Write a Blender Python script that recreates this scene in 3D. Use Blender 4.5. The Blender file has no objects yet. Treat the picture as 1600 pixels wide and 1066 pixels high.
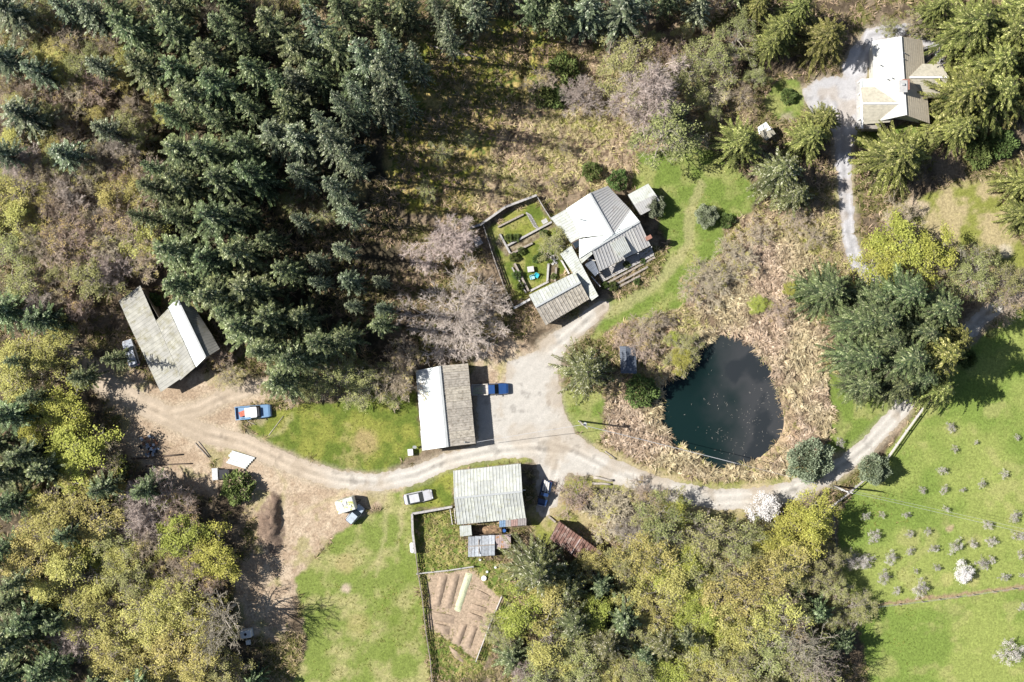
import bpy, math, random
import numpy as np
rnd = random.Random(7)
NR = np.random.default_rng(11)
S = bpy.context.scene
COL = S.collection

# ------------------------------------------------------------ camera, sky, sun, exposure
CAM_H = 200.0
cam = bpy.data.cameras.new('camera'); camo = bpy.data.objects.new('camera', cam)
COL.objects.link(camo); camo.location = (0, 0, CAM_H); camo.rotation_euler = (0, 0, 0)
cam.sensor_width = 36; cam.lens = 36 * CAM_H / 160.0; cam.clip_end = 2000; cam.clip_start = 1
S.camera = camo
SUN_EL = 47.5
SHX, SHY = 0.992, -0.125                      # direction in which shadows fall
w = bpy.data.worlds.new('World'); S.world = w; w.use_nodes = True
nt = w.node_tree
bg = nt.nodes['Background']; sky = nt.nodes.new('ShaderNodeTexSky'); sky.sky_type = 'NISHITA'
sky.sun_disc = False; sky.sun_elevation = math.radians(SUN_EL)
sky.sun_rotation = math.radians(math.degrees(math.atan2(-SHX, -SHY)) % 360)
nt.links.new(sky.outputs[0], bg.inputs[0]); bg.inputs[1].default_value = 0.06
sl = bpy.data.lights.new('sun', 'SUN'); sl.energy = 5.0; sl.angle = math.radians(0.5); sl.color = (1.0, 0.97, 0.93)
so = bpy.data.objects.new('sun', sl); COL.objects.link(so); so.location = (-60, 10, 80)
ce, se = math.cos(math.radians(SUN_EL)), math.sin(math.radians(SUN_EL))
from mathutils import Vector
so.rotation_euler = Vector((SHX * ce, SHY * ce, -se)).to_track_quat('-Z', 'Y').to_euler()
vs = S.view_settings; vs.view_transform = 'Standard'; vs.look = 'None'; vs.gamma = 1.0; vs.exposure = 0.62
vs.use_curve_mapping = False

# ------------------------------------------------------------ coordinates
def P(px, py, z=0.0):
    """photograph pixel -> world point at height z"""
    k = (CAM_H - z) / CAM_H
    return ((px - 800) / 10.0 * k, (533 - py) / 10.0 * k, z)
def XY(px, py, z=0.0):
    p = P(px, py, z); return p[0], p[1]

# ------------------------------------------------------------ materials
MAT = {}
def lin(c):
    return tuple(((v / 255.0) / 12.92 if v <= 10 else ((v / 255.0 + 0.055) / 1.055) ** 2.4) for v in c)
def mat(name, col, rough=0.7, metal=0.0, nscale=4.0, namt=0.25, dirt=None, dirt_scale=1.2, dirt_lo=0.5, dirt_hi=0.68,
        bump=0.0, bscale=20, attr=False, trans=0.0, rand=0.0, spec=0.3, emis=None, alpha=None):
    m = bpy.data.materials.new(name); m.use_nodes = True; t = m.node_tree; N = t.nodes; L = t.links
    b = N['Principled BSDF']; b.inputs['Roughness'].default_value = rough; b.inputs['Metallic'].default_value = metal
    b.inputs['Specular IOR Level'].default_value = spec
    tc = N.new('ShaderNodeTexCoord')
    if attr:
        a = N.new('ShaderNodeAttribute'); a.attribute_name = 'Col'
        mx = N.new('ShaderNodeMix'); mx.data_type = 'RGBA'; mx.blend_type = 'MULTIPLY'; mx.inputs[0].default_value = 1
        mx.inputs[7].default_value = (*col, 1); L.new(a.outputs['Color'], mx.inputs[6]); cur = mx.outputs[2]
    else:
        r = N.new('ShaderNodeRGB'); r.outputs[0].default_value = (*col, 1); cur = r.outputs[0]
    if namt > 0:
        n = N.new('ShaderNodeTexNoise'); n.inputs['Scale'].default_value = nscale; n.inputs['Detail'].default_value = 6
        L.new(tc.outputs['Object'], n.inputs['Vector'])
        mr = N.new('ShaderNodeMapRange'); mr.inputs[1].default_value = .3; mr.inputs[2].default_value = .7
        mr.inputs[3].default_value = 1 - namt; mr.inputs[4].default_value = 1 + namt
        L.new(n.outputs[0], mr.inputs[0])
        vm = N.new('ShaderNodeVectorMath'); vm.operation = 'SCALE'; L.new(cur, vm.inputs[0]); L.new(mr.outputs[0], vm.inputs['Scale'])
        cur = vm.outputs[0]
    if dirt:
        n2 = N.new('ShaderNodeTexNoise'); n2.inputs['Scale'].default_value = dirt_scale; n2.inputs['Detail'].default_value = 9
        n2.inputs['Roughness'].default_value = .7
        L.new(tc.outputs['Object'], n2.inputs['Vector'])
        m2 = N.new('ShaderNodeMapRange'); m2.inputs[1].default_value = dirt_lo; m2.inputs[2].default_value = dirt_hi
        L.new(n2.outputs[0], m2.inputs[0])
        mx2 = N.new('ShaderNodeMix'); mx2.data_type = 'RGBA'; L.new(m2.outputs[0], mx2.inputs[0])
        L.new(cur, mx2.inputs[6]); mx2.inputs[7].default_value = (*dirt, 1); cur = mx2.outputs[2]
    if rand > 0:
        oi = N.new('ShaderNodeObjectInfo')
        hs = N.new('ShaderNodeHueSaturation')
        r1 = N.new('ShaderNodeMapRange'); r1.inputs[3].default_value = .5 - rand * .16; r1.inputs[4].default_value = .5 + rand * .16
        r2 = N.new('ShaderNodeMapRange'); r2.inputs[3].default_value = 1 - rand; r2.inputs[4].default_value = 1 + rand
        fr = N.new('ShaderNodeMath'); fr.operation = 'MULTIPLY'; fr.inputs[1].default_value = 7.31
        fr2 = N.new('ShaderNodeMath'); fr2.operation = 'FRACT'
        L.new(oi.outputs['Random'], fr.inputs[0]); L.new(fr.outputs[0], fr2.inputs[0])
        L.new(oi.outputs['Random'], r1.inputs[0]); L.new(fr2.outputs[0], r2.inputs[0])
        L.new(r1.outputs[0], hs.inputs['Hue']); L.new(r2.outputs[0], hs.inputs['Value']); L.new(cur, hs.inputs['Color'])
        cur = hs.outputs[0]
    L.new(cur, b.inputs['Base Color'])
    if bump > 0:
        nb = N.new('ShaderNodeTexNoise'); nb.inputs['Scale'].default_value = bscale; nb.inputs['Detail'].default_value = 5
        L.new(tc.outputs['Object'], nb.inputs['Vector'])
        bp = N.new('ShaderNodeBump'); bp.inputs['Strength'].default_value = bump; bp.inputs['Distance'].default_value = .05
        L.new(nb.outputs[0], bp.inputs['Height']); L.new(bp.outputs[0], b.inputs['Normal'])
    if trans > 0:
        tr = N.new('ShaderNodeBsdfTranslucent'); L.new(cur, tr.inputs[0])
        ms = N.new('ShaderNodeMixShader'); ms.inputs[0].default_value = trans
        L.new(b.outputs[0], ms.inputs[1]); L.new(tr.outputs[0], ms.inputs[2]); L.new(ms.outputs[0], N['Material Output'].inputs[0])
    MAT[name] = m
    return m

# ------------------------------------------------------------ mesh helpers
def np_mesh(name, V, Fs, colors=None, smooth=False):
    """V (n,3); Fs list of (m,k) int arrays; colors (n,3) per vertex"""
    me = bpy.data.meshes.new(name)
    V = np.asarray(V, dtype=np.float32)
    me.vertices.add(len(V)); me.vertices.foreach_set('co', V.ravel())
    Fs = [np.asarray(F, dtype=np.int32) for F in Fs if len(F)]
    nl = sum(F.size for F in Fs); nf = sum(len(F) for F in Fs)
    me.loops.add(nl); me.polygons.add(nf)
    me.loops.foreach_set('vertex_index', np.concatenate([F.ravel() for F in Fs]))
    tot = np.concatenate([np.full(len(F), F.shape[1], np.int32) for F in Fs])
    st = np.concatenate([[0], np.cumsum(tot)[:-1]]).astype(np.int32)
    me.polygons.foreach_set('loop_start', st)
    try: me.polygons.foreach_set('loop_total', tot)
    except Exception: pass
    if smooth: me.polygons.foreach_set('use_smooth', np.ones(nf, dtype=bool))
    me.update(calc_edges=True)
    if colors is not None:
        at = me.color_attributes.new('Col', 'FLOAT_COLOR', 'POINT')
        c4 = np.ones((len(V), 4), np.float32); c4[:, :3] = colors
        at.data.foreach_set('color', c4.ravel())
    return me
def link(name, me, m=None, parent=None, loc=None, rotz=None, kind=None):
    o = bpy.data.objects.new(name, me); COL.objects.link(o)
    if m is not None and me is not None and len(me.materials) == 0: me.materials.append(m)
    if parent is not None: o.parent = parent
    if loc is not None: o.location = loc
    if rotz is not None: o.rotation_euler = (0, 0, rotz)
    if kind: o['kind'] = kind
    return o
def tag(o, label=None, cat=None, group=None):
    if label: o['label'] = label
    if cat: o['category'] = cat
    if group: o['group'] = group
    return o
def thing(name, label, cat, loc=(0, 0, 0), rotz=0, group=None):
    o = bpy.data.objects.new(name, None); COL.objects.link(o); o.empty_display_size = .3
    o.location = loc; o.rotation_euler = (0, 0, rotz); tag(o, label, cat, group); return o
class MB:
    def __init__(s): s.v = []; s.f = []
    def add(s, vs, fs):
        n = len(s.v); s.v += [tuple(v) for v in vs]; s.f += [tuple(i + n for i in f) for f in fs]; return s
    def box(s, c, d, rz=0, rx=0, ry=0, taper=1.0):
        from mathutils import Euler
        R = Euler((rx, ry, rz)).to_matrix(); out = []
        for z in (-1, 1):
            k = taper if z > 0 else 1
            for x, y in ((-1, -1), (1, -1), (1, 1), (-1, 1)):
                v = R @ Vector((x * d[0] / 2 * k, y * d[1] / 2 * k, z * d[2] / 2)); out.append((v.x + c[0], v.y + c[1], v.z + c[2]))
        return s.add(out, [(3, 2, 1, 0), (4, 5, 6, 7), (0, 1, 5, 4), (1, 2, 6, 5), (2, 3, 7, 6), (3, 0, 4, 7)])
    def beam(s, a, b, w_, h_):
        a = Vector(a); b = Vector(b); d = b - a
        L_ = d.length; d.normalize(); up = Vector((0, 0, 1)) if abs(d.z) < .95 else Vector((1, 0, 0))
        sx = d.cross(up).normalized(); uz = sx.cross(d).normalized(); out = []
        for p in (a, b):
            for i, j in ((-1, -1), (1, -1), (1, 1), (-1, 1)): out.append(tuple(p + sx * i * w_ / 2 + uz * j * h_ / 2))
        return s.add(out, [(0, 1, 2, 3), (7, 6, 5, 4), (0, 4, 5, 1), (1, 5, 6, 2), (2, 6, 7, 3), (3, 7, 4, 0)])
    def tube(s, pts, rs, n=8, cap=True):
        base = []
        for i, p in enumerate(pts):
            p = Vector(p); a = Vector(pts[max(i - 1, 0)]); b = Vector(pts[min(i + 1, len(pts) - 1)])
            d = (b - a).normalized(); up = Vector((0, 0, 1)) if abs(d.z) < .9 else Vector((1, 0, 0))
            sx = d.cross(up).normalized(); sy = sx.cross(d)
            r = rs[i] if hasattr(rs, '__len__') else rs
            base.append([tuple(p + sx * math.cos(6.2832 * k / n) * r + sy * math.sin(6.2832 * k / n) * r) for k in range(n)])
        vs_ = [v for ring in base for v in ring]; fs = []
        for i in range(len(pts) - 1):
            for k in range(n): fs.append((i * n + k, i * n + (k + 1) % n, (i + 1) * n + (k + 1) % n, (i + 1) * n + k))
        if cap: fs += [tuple(range(n))[::-1], tuple((len(pts) - 1) * n + k for k in range(n))]
        return s.add(vs_, fs)
    def prism(s, poly, z0, z1):
        n = len(poly); a = sum(poly[i][0] * poly[(i + 1) % n][1] - poly[(i + 1) % n][0] * poly[i][1] for i in range(n))
        if a < 0: poly = poly[::-1]
        vs_ = [(x, y, z0) for x, y in poly] + [(x, y, z1) for x, y in poly]
        return s.add(vs_, [tuple(range(n))[::-1], tuple(range(n, 2 * n))] + [(i, (i + 1) % n, n + (i + 1) % n, n + i) for i in range(n)])
    def mesh(s, name='m', smooth=False):
        me = bpy.data.meshes.new(name); me.from_pydata(s.v, [], s.f); me.update()
        if smooth:
            for p in me.polygons: p.use_smooth = True
        return me
    def build(s, name, m, parent=None, loc=None, rotz=None, kind=None, bevel=0, smooth=False):
        o = link(name, s.mesh(name, smooth), m, parent, loc, rotz, kind)
        if bevel:
            bv = o.modifiers.new('bevel', 'BEVEL'); bv.width = bevel; bv.segments = 2; bv.limit_method = 'ANGLE'
        return o
def box(name, m, parent, c, d, rz=0, bevel=0, **k):
    return MB().box(c, d, rz, **k).build(name, m, parent, bevel=bevel)
def quad_mesh(name, Q, cols):
    """Q (n,4,3), cols (n,3)"""
    n = len(Q); V = Q.reshape(-1, 3); F = np.arange(n * 4, dtype=np.int32).reshape(-1, 4)
    return np_mesh(name, V, [F], np.repeat(cols, 4, axis=0))

# ------------------------------------------------------------ noise
_lat = [NR.random((257, 257)).astype(np.float32) for _ in range(8)]
def vnoise(x, y, sc, k=0):
    g = _lat[k % 8]; x = x / sc + 13.7 * k + 1000; y = y / sc + 7.1 * k + 1000
    xi = np.floor(x).astype(int); yi = np.floor(y).astype(int); fx = x - xi; fy = y - yi
    fx = fx * fx * (3 - 2 * fx); fy = fy * fy * (3 - 2 * fy); a = xi % 256; b = yi % 256
    return (g[a, b] * (1 - fx) + g[a + 1, b] * fx) * (1 - fy) + (g[a, b + 1] * (1 - fx) + g[a + 1, b + 1] * fx) * fy
def fbm(x, y, sc, o=4, k=0, g=.55):
    s = 0; a = 1; t = 0
    for i in range(o): s = s + a * vnoise(x, y, sc / 2 ** i, k + i); t += a; a *= g
    return s / t
def sstep(a, b, x):
    t = np.clip((x - a) / (b - a), 0, 1); return t * t * (3 - 2 * t)
def poly_sd(px, py, poly):
    """signed distance (px units), negative inside"""
    d = np.full(px.shape, 1e9); ins = np.zeros(px.shape, bool); n = len(poly)
    for i in range(n):
        ax, ay = poly[i]; bx, by = poly[(i + 1) % n]
        ex, ey = bx - ax, by - ay; t = np.clip(((px - ax) * ex + (py - ay) * ey) / (ex * ex + ey * ey + 1e-9), 0, 1)
        d = np.minimum(d, np.hypot(px - ax - t * ex, py - ay - t * ey))
        c = ((ay > py) != (by > py)) & (px < (bx - ax) * (py - ay) / ((by - ay) if by != ay else 1e-9) + ax)
        ins ^= c
    return np.where(ins, -d, d)
def line_sd(px, py, pts, ws):
    d = np.full(px.shape, 1e9)
    for i in range(len(pts) - 1):
        ax, ay = pts[i]; bx, by = pts[i + 1]; ex, ey = bx - ax, by - ay
        t = np.clip(((px - ax) * ex + (py - ay) * ey) / (ex * ex + ey * ey + 1e-9), 0, 1)
        w0 = ws[i] if hasattr(ws, '__len__') else ws; w1 = ws[i + 1] if hasattr(ws, '__len__') else ws
        d = np.minimum(d, np.hypot(px - ax - t * ex, py - ay - t * ey) - (w0 + (w1 - w0) * t))
    return d
def smooth_poly(pts, it=2):
    for _ in range(it):
        o = []
        for i in range(len(pts)):
            a = pts[i]; b = pts[(i + 1) % len(pts)]
            o += [(a[0] * .75 + b[0] * .25, a[1] * .75 + b[1] * .25), (a[0] * .25 + b[0] * .75, a[1] * .25 + b[1] * .75)]
        pts = o
    return pts
# ------------------------------------------------------------ zones of the ground, in photograph pixels
Z_LAWN = {
 'barn_lawn': [(388,668),(410,648),(440,638),(480,632),(520,632),(560,622),(600,612),(648,608),(656,705),(640,716),(600,737),(560,738),(510,730),(460,707),(410,684)],
 'house_lawn': [(985,292),(1000,240),(1060,228),(1110,235),(1160,270),(1190,300),(1175,335),(1130,350),(1135,390),(1100,425),(1070,478),(1018,500),(960,508),(930,530),(918,532),(950,485),(935,470),(990,455),(1030,425),(1045,380),(1020,330)],
 'garden': [(762,358),(838,312),(878,372),(890,412),(850,455),(812,472),(798,470)],
 'pond_lawn': [(872,610),(940,612),(946,680),(930,700),(905,680),(888,650)],
 'east_lawn': [(1288,575),(1330,598),(1388,618),(1402,636),(1372,676),(1330,706),(1296,712),(1284,700),(1302,650)],
 'orchard': [(1440,640),(1490,570),(1560,500),(1640,430),(1640,1120),(1370,1120),(1340,980),(1322,920),(1308,860),(1308,800),(1350,745),(1392,700)],
 'ne_lawn': [(1398,325),(1450,300),(1550,272),(1585,340),(1610,420),(1560,425),(1500,395),(1440,350)],
 'ne_small': [(1192,172),(1205,130),(1240,120),(1262,150),(1255,185),(1215,190)],
 'ne_patch': [(1330,205),(1370,205),(1440,195),(1470,215),(1440,235),(1340,230)],
 'field': [(462,905),(500,870),(520,838),(560,812),(600,800),(606,770),(640,762),(650,790),(656,900),(672,1080),(440,1100),(480,1010)],
 'strip': [(640,742),(700,722),(770,712),(828,711),(834,722),(710,735),(712,790),(650,795),(632,770)],
 'pen': [(652,800),(712,795),(722,840),(738,870),(800,880),(800,960),(745,1060),(680,1066),(660,980)],
 'shed_grass': [(820,800),(880,745),(960,740),(1040,770),(1120,785),(1180,790),(1150,820),(1000,800),(900,830),(850,860)],
 'verge': [(930,690),(960,705),(1010,728),(1080,745),(1150,755),(1230,742),(1270,722),(1300,700),(1320,705),(1260,765),(1190,780),(1060,770),(960,738),(920,712)],
}
Z_MOSS = [[(640,60),(720,20),(860,40),(900,90),(820,170),(790,260),(770,340),(700,345),(640,330),(600,260),(620,160)]]
Z_BRUSH = [[(790,180),(900,100),(1130,60),(1180,180),(1120,240),(1000,240),(985,290),(890,300),(740,350),(740,300)],
 [(1055,420),(1110,350),(1200,330),(1300,330),(1320,440),(1310,520),(1300,620),(1290,720),(1200,752),(1100,748),(1000,725),(945,690),(945,620),(970,540),(930,525),(1000,485)],
 [(880,750),(980,745),(1090,790),(1160,830),(1000,850),(880,850)],
 [(1300,230),(1330,330),(1330,430),(1300,440),(1290,300)],
 [(1460,370),(1560,420),(1600,440),(1560,480),(1470,480),(1380,420)],
 [(1180,830),(1300,800),(1320,930),(1300,1000),(1180,900)]]
Z_DIRT = [[(318,690),(400,690),(470,722),(560,748),(650,745),(690,735),(650,760),(640,800),(600,792),(560,815),(520,842),(470,905),(420,900),(395,850),(390,800),(340,750)],
 [(130,560),(200,560),(240,600),(340,580),(450,590),(440,620),(380,640),(380,700),(330,720),(250,690),(170,640)],
 [(740,545),(800,530),(850,550),(800,570),(800,600),(830,712),(745,700),(732,580)],
 [(668,895),(742,888),(752,905),(778,930),(788,935),(742,1032),(718,1012),(668,980)],
 [(190,640),(330,700),(340,780),(260,760),(180,700)], [(390,860),(440,860),(470,905),(440,1010),(370,990),(360,900)]]
Z_REED = [[(1000,620),(1030,600),(1060,575),(1080,560),(1090,520),(1130,505),(1180,505),(1230,480),(1290,510),(1300,600),(1295,690),(1240,738),(1150,748),(1060,742),(1000,725),(945,690),(950,630)],
          [(1090,400),(1240,370),(1280,420),(1240,500),(1150,510),(1090,500)]]
POND = smooth_poly([(1115,533),(1140,526),(1165,536),(1185,560),(1203,588),(1214,628),(1221,662),(1210,688),(1185,710),(1150,724),(1112,727),(1098,708),(1072,697),(1048,680),(1040,652),(1038,622),(1046,600),(1070,588),(1088,574),(1096,550)], 2)
POND_D = [(1115,533),(1140,526),(1165,536),(1185,560),(1203,588),(1214,628),(1221,662),(1210,688),(1185,710),(1150,724),(1112,727),(1098,708)]

ROADS = [  # centre lines, half widths, in photograph pixels
 ([(120,560),(165,600),(215,628),(270,655),(320,678),(380,692),(430,715),(480,736),(530,750),(590,755),(650,742),(700,720),(760,706),(830,700),(880,705)], [12,15,16,15,15,14,14,14,14,14,14,13,13,16,18]),
 ([(850,690),(900,706),(950,732),(1000,752),(1060,770),(1120,781),(1180,777),(1230,770),(1280,750),(1320,725),(1352,700),(1385,665),(1412,635),(1440,605),(1480,560),(1530,500),(1620,430)], [16,18,18,17,16,16,16,16,15,14,13,13,12,12,12,13,13]),
 ([(1400,640),(1440,560),(1440,500),(1400,465),(1362,440),(1338,410),(1326,370),(1322,320),(1318,260),(1318,190),(1300,150)], [10,11,11,12,13,12,11,11,12,18,30]),
 ([(860,545),(900,515),(935,485),(944,478)], [18,14,11,8]),
 ([(265,650),(310,640),(350,620),(400,606),(450,600)], [12,12,11,9,6]),
 ([(870,720),(858,760),(850,800)], [24,20,8]),
 ([(1335,110),(1360,55),(1420,45),(1460,75),(1475,105)], [20,12,9,9,5]),
]
YARD = [(792,566),(848,545),(872,520),(905,525),(882,545),(873,580),(880,640),(900,680),(950,715),(930,745),(880,738),(872,790),(838,800),(842,735),(832,712),(760,712),(746,700),(746,612),(790,600)]
YARD2 = [(1252,140),(1275,125),(1330,120),(1342,125),(1346,200),(1335,215),(1305,215),(1290,190),(1265,175)]
TRACKS = [([(950,490),(1005,458),(1045,425),(1075,380),(1080,330),(1095,290)], 9), ([(398,690),(440,670),(455,650)], 3), ([(606,745),(606,790),(598,850),(590,900)], 3), ([(630,745),(628,800),(616,860)], 4), ([(570,750),(530,775),(470,800)], 3), ([(430,725),(450,760),(440,800)], 3)]

def zones(px, py):
    """albedo, height, scatter weights at photograph-pixel positions"""
    wx = (fbm(px, py, 60, 4, 1) - .5) * 26; wy = (fbm(px, py, 60, 4, 4) - .5) * 26
    fx = (fbm(px, py, 9, 3, 2) - .5) * 9; fy = (fbm(px, py, 9, 3, 5) - .5) * 9
    qx, qy = px + wx * .45 + fx, py + wy * .45 + fy
    n1 = fbm(px, py, 90, 5, 0); n2 = fbm(px, py, 16, 4, 3); n3 = fbm(px, py, 5, 3, 6); n4 = fbm(px, py, 34, 4, 2)
    c = lambda *a: np.array(a, np.float32)
    def mix(A, B, t): return A * (1 - t[..., None]) + B * t[..., None]
    # forest floor: leaf litter, soil, moss
    col = mix(c(.09, .068, .045), c(.20, .155, .105), sstep(.35, .65, n2))
    col = mix(col, c(.12, .13, .028), sstep(.5, .62, n4) * .75)
    col = mix(col, c(.32, .24, .165), sstep(.56, .70, n3 * .5 + n1 * .5) * .6)
    cw = sstep(20, -30, poly_sd(qx, qy, [(190,-20),(720,-20),(700,110),(640,180),(640,480),(600,560),(470,610),(320,480),(215,330)])); col = mix(col, mix(c(.035, .032, .02), c(.13, .10, .06), sstep(.5, .7, n3 * .5 + n2 * .5)), cw * .85)  # dark litter, deepened in colour for the shaded gaps between the firs
    for zz in ([(0,760),(110,760),(330,800),(430,900),(440,1100),(-40,1100)], [(-40,450),(120,500),(130,720),(-40,760)], [(850,900),(1000,830),(1200,830),(1300,850),(1320,1000),(1290,1100),(800,1100)]): cw = sstep(10, -20, poly_sd(qx, qy, zz)) * sstep(.64, .52, n4 * .5 + n2 * .5); col = mix(col, mix(c(.04, .036, .022), c(.13, .10, .065), sstep(.5, .7, n3)), cw * .8)  # floor colour also darkened for shaded gaps under the lower woods
    rough = np.full(px.shape, .22); W = {}
    for z in Z_MOSS:
        w_ = sstep(6, -10, poly_sd(qx, qy, z)); m_ = mix(c(.24, .23, .045), c(.38, .29, .11), sstep(.4, .6, n2)); m_ = mix(m_, c(.10, .13, .03), sstep(.5, .65, n3))
        col = mix(col, m_, w_)
    bw = np.zeros(px.shape)
    for z in Z_BRUSH: bw = np.maximum(bw, sstep(8, -10, poly_sd(qx, qy, z)))
    b_ = mix(c(.15, .105, .07), c(.36, .28, .18), sstep(.35, .65, n3)); b_ = mix(b_, c(.20, .20, .05), sstep(.52, .66, n4))
    col = mix(col, b_, bw); W['brush'] = bw
    dw = np.zeros(px.shape)
    for z in Z_DIRT: dw = np.maximum(dw, sstep(6, -8, poly_sd(qx, qy, z)))
    d_ = mix(c(.34, .255, .175), c(.44, .35, .25), sstep(.3, .7, n2)); d_ = mix(d_, c(.27, .195, .13), sstep(.6, .72, n3) * .6)
    d_ = mix(d_, c(.22, .22, .06), sstep(.6, .7, n4) * .5)
    col = mix(col, d_, dw); rough = rough * (1 - dw) + .05 * dw
    lw = np.zeros(px.shape)
    for k, z in Z_LAWN.items():
        w_ = sstep(3.5, -3.5, poly_sd(qx, qy, z)); 
        if k == 'orchard': g = mix(c(.155, .21, .045), c(.225, .26, .07), sstep(.4, .6, n1)); g = mix(g, c(.32, .30, .12), sstep(.56, .72, n4) * .5)
        elif k in ('pen',): g = mix(c(.12, .17, .035), c(.30, .27, .10), sstep(.4, .62, n3 * .5 + n2 * .5))
        elif k in ('field',): g = mix(c(.165, .205, .048), c(.30, .28, .12), sstep(.44, .66, n4 * .6 + n2 * .4)); g = mix(g, c(.13, .175, .03), sstep(.56, .68, n1) * .6)
        elif k in ('barn_lawn', 'garden', 'strip'): g = mix(c(.105, .14, .025), c(.20, .21, .045), sstep(.38, .62, n4 * .5 + n2 * .5)); g = mix(g, c(.30, .26, .11), sstep(.62, .74, n1 * .6 + n2 * .4) * .6)
        elif k in ('shed_grass', 'verge', 'ne_lawn'): g = mix(c(.20, .21, .05), c(.34, .28, .15), sstep(.42, .6, n4 * .6 + n2 * .4))
        else: g = mix(c(.14, .19, .04), c(.24, .25, .085), sstep(.44, .66, n4 * .6 + n2 * .4))
        g = g * (.86 + .28 * n3[..., None]); g = g * (.93 + .14 * n2[..., None])
        col = mix(col, g, w_); lw = np.maximum(lw, w_)
    rough = rough * (1 - lw) + .035 * lw; W['lawn'] = lw
    # worn patches and marks
    for (x, y, r, cc, a) in [(570,690,24,(.33,.25,.12),.8),(540,918,11,(.42,.33,.25),.9),(1440,325,16,(.42,.33,.24),.8),(1425,317,10,(.42,.33,.24),.8),(1484,825,7,(.38,.28,.18),.8),(1230,185,12,(.33,.27,.2),.7),(1572,392,14,(.46,.4,.3),.8),
                             (790,575,16,(.3,.27,.08),.6),(540,880,18,(.34,.27,.13),.6),(560,975,22,(.33,.27,.12),.5),(1480,905,14,(.36,.33,.13),.6),(1520,905,14,(.36,.33,.13),.6),(640,600,10,(.3,.2,.12),.5),(455,318,30,(.32,.26,.13),.85),(500,336,24,(.32,.26,.14),.85),(560,300,18,(.28,.24,.1),.7),(405,655,12,(.34,.27,.18),.6)]:
        w_ = sstep(1.1, .5, np.hypot(px - x + fx, py - y + fy) / r) * a; col = mix(col, np.array(cc, np.float32), w_)
    for pts, hw in TRACKS:
        w_ = sstep(3, -4, line_sd(qx, qy, pts, hw)) * .5; col = mix(col, c(.37, .32, .17), w_)
    # mown fence lines of the orchard
    for pts in ([(1370,946),(1440,938),(1520,928),(1610,914)], [(1300,812),(1308,870),(1318,925),(1330,945)]):
        w_ = sstep(2, -2, line_sd(qx, qy, pts, 2.5)); col = mix(col, c(.27, .19, .12), w_)
    # veg plot soil
    vw = sstep(2, -2, poly_sd(px, py, Z_DIRT[3])); col = mix(col, mix(c(.30, .225, .16), c(.40, .31, .22), n3), vw)
    for q_ in ([(781,366),(793,384),(798,397),(792,402),(772,380)], [(793,384),(862,347),(866,354),(832,380),(799,396)], [(800,414),(806,412),(828,455),(822,458)], [(855,412),(872,412),(870,442),(855,442)]):
        w_ = sstep(1.5, -1.5, poly_sd(px + fx * .5, py + fy * .5, q_)); col = mix(col, mix(c(.13, .095, .065), c(.30, .25, .17), sstep(.4, .6, n3)), w_ * .9)
    # road
    rd = np.minimum(poly_sd(px, py, YARD), poly_sd(px, py, YARD2))
    cl = np.full(px.shape, 1e9)
    for pts, hw in ROADS:
        rd = np.minimum(rd, line_sd(px, py, pts, hw)); cl = np.minimum(cl, np.abs(line_sd(px, py, pts, 0)))
    rd = rd + (n3 - .5) * 7 + (n2 - .5) * 5
    shoulder = sstep(10, 0, rd) * .55; col = mix(col, c(.40, .34, .25), shoulder * (1 - lw * .5)); rough = rough * (1 - sstep(8, -2, rd)) + .01 * sstep(8, -2, rd)
    # height
    h = (fbm(px, py, 26, 4, 5) - .5) * 2 * rough + (n3 - .5) * rough * .6
    # natural floor bumps
    # dirt mound
    md = np.hypot((px - 423) / 20, (py - 818) / 46); md = md + (n2 - .5) * .8 + (n3 - .5) * .3; h = h + sstep(1.15, .3, md) * (1.3 + (n3 - .5) * 1.6); col = mix(col, c(.15, .105, .08), sstep(1.2, .8, md + (n3 - .5) * .6) * .85)
    # pond hollow
    pd = poly_sd(px, py, POND) - 7 + (n3 - .5) * 5 * (px < 1195)
    h = h * sstep(-4, 8, pd) - 1.5 * sstep(4, -14, pd) - .25 * sstep(16, 0, pd)
    col = mix(col, c(.05, .045, .035), sstep(6, -6, pd))
    mud = sstep(17, 8, np.abs(poly_sd(px, py, POND) - 12)) * sstep(1150, 1185, px) * sstep(600, 650, py); col = mix(col, c(.36, .27, .17), mud)
    # rut / ditch in the wood
    dt = line_sd(qx, qy, [(825,60),(822,130),(805,190),(785,250),(780,300)], 2.5) + (n2 - .5) * 10; h = h - .8 * sstep(8, -3, dt); col = mix(col, c(.09, .07, .05), sstep(5, -3, dt) * .8)
    rw = np.zeros(px.shape)
    for z in Z_REED: rw = np.maximum(rw, sstep(5, -8, poly_sd(qx, qy, z)))
    rw = rw * (1 - mud) * sstep(-2, 3, pd) * sstep(0, 6, rd) * (1 - lw); W['reed'] = rw; col = mix(col, mix(c(.10, .075, .05), c(.24, .18, .115), n3), rw * (1 - mud))
    W['road'] = rd; W['cl'] = cl; W['pond'] = pd; W['dirt'] = dw
    return col, h, W, (n1, n2, n3, n4)

def ground_z(px, py):
    return zones(np.array([float(px)]), np.array([float(py)]))[1][0]
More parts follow.
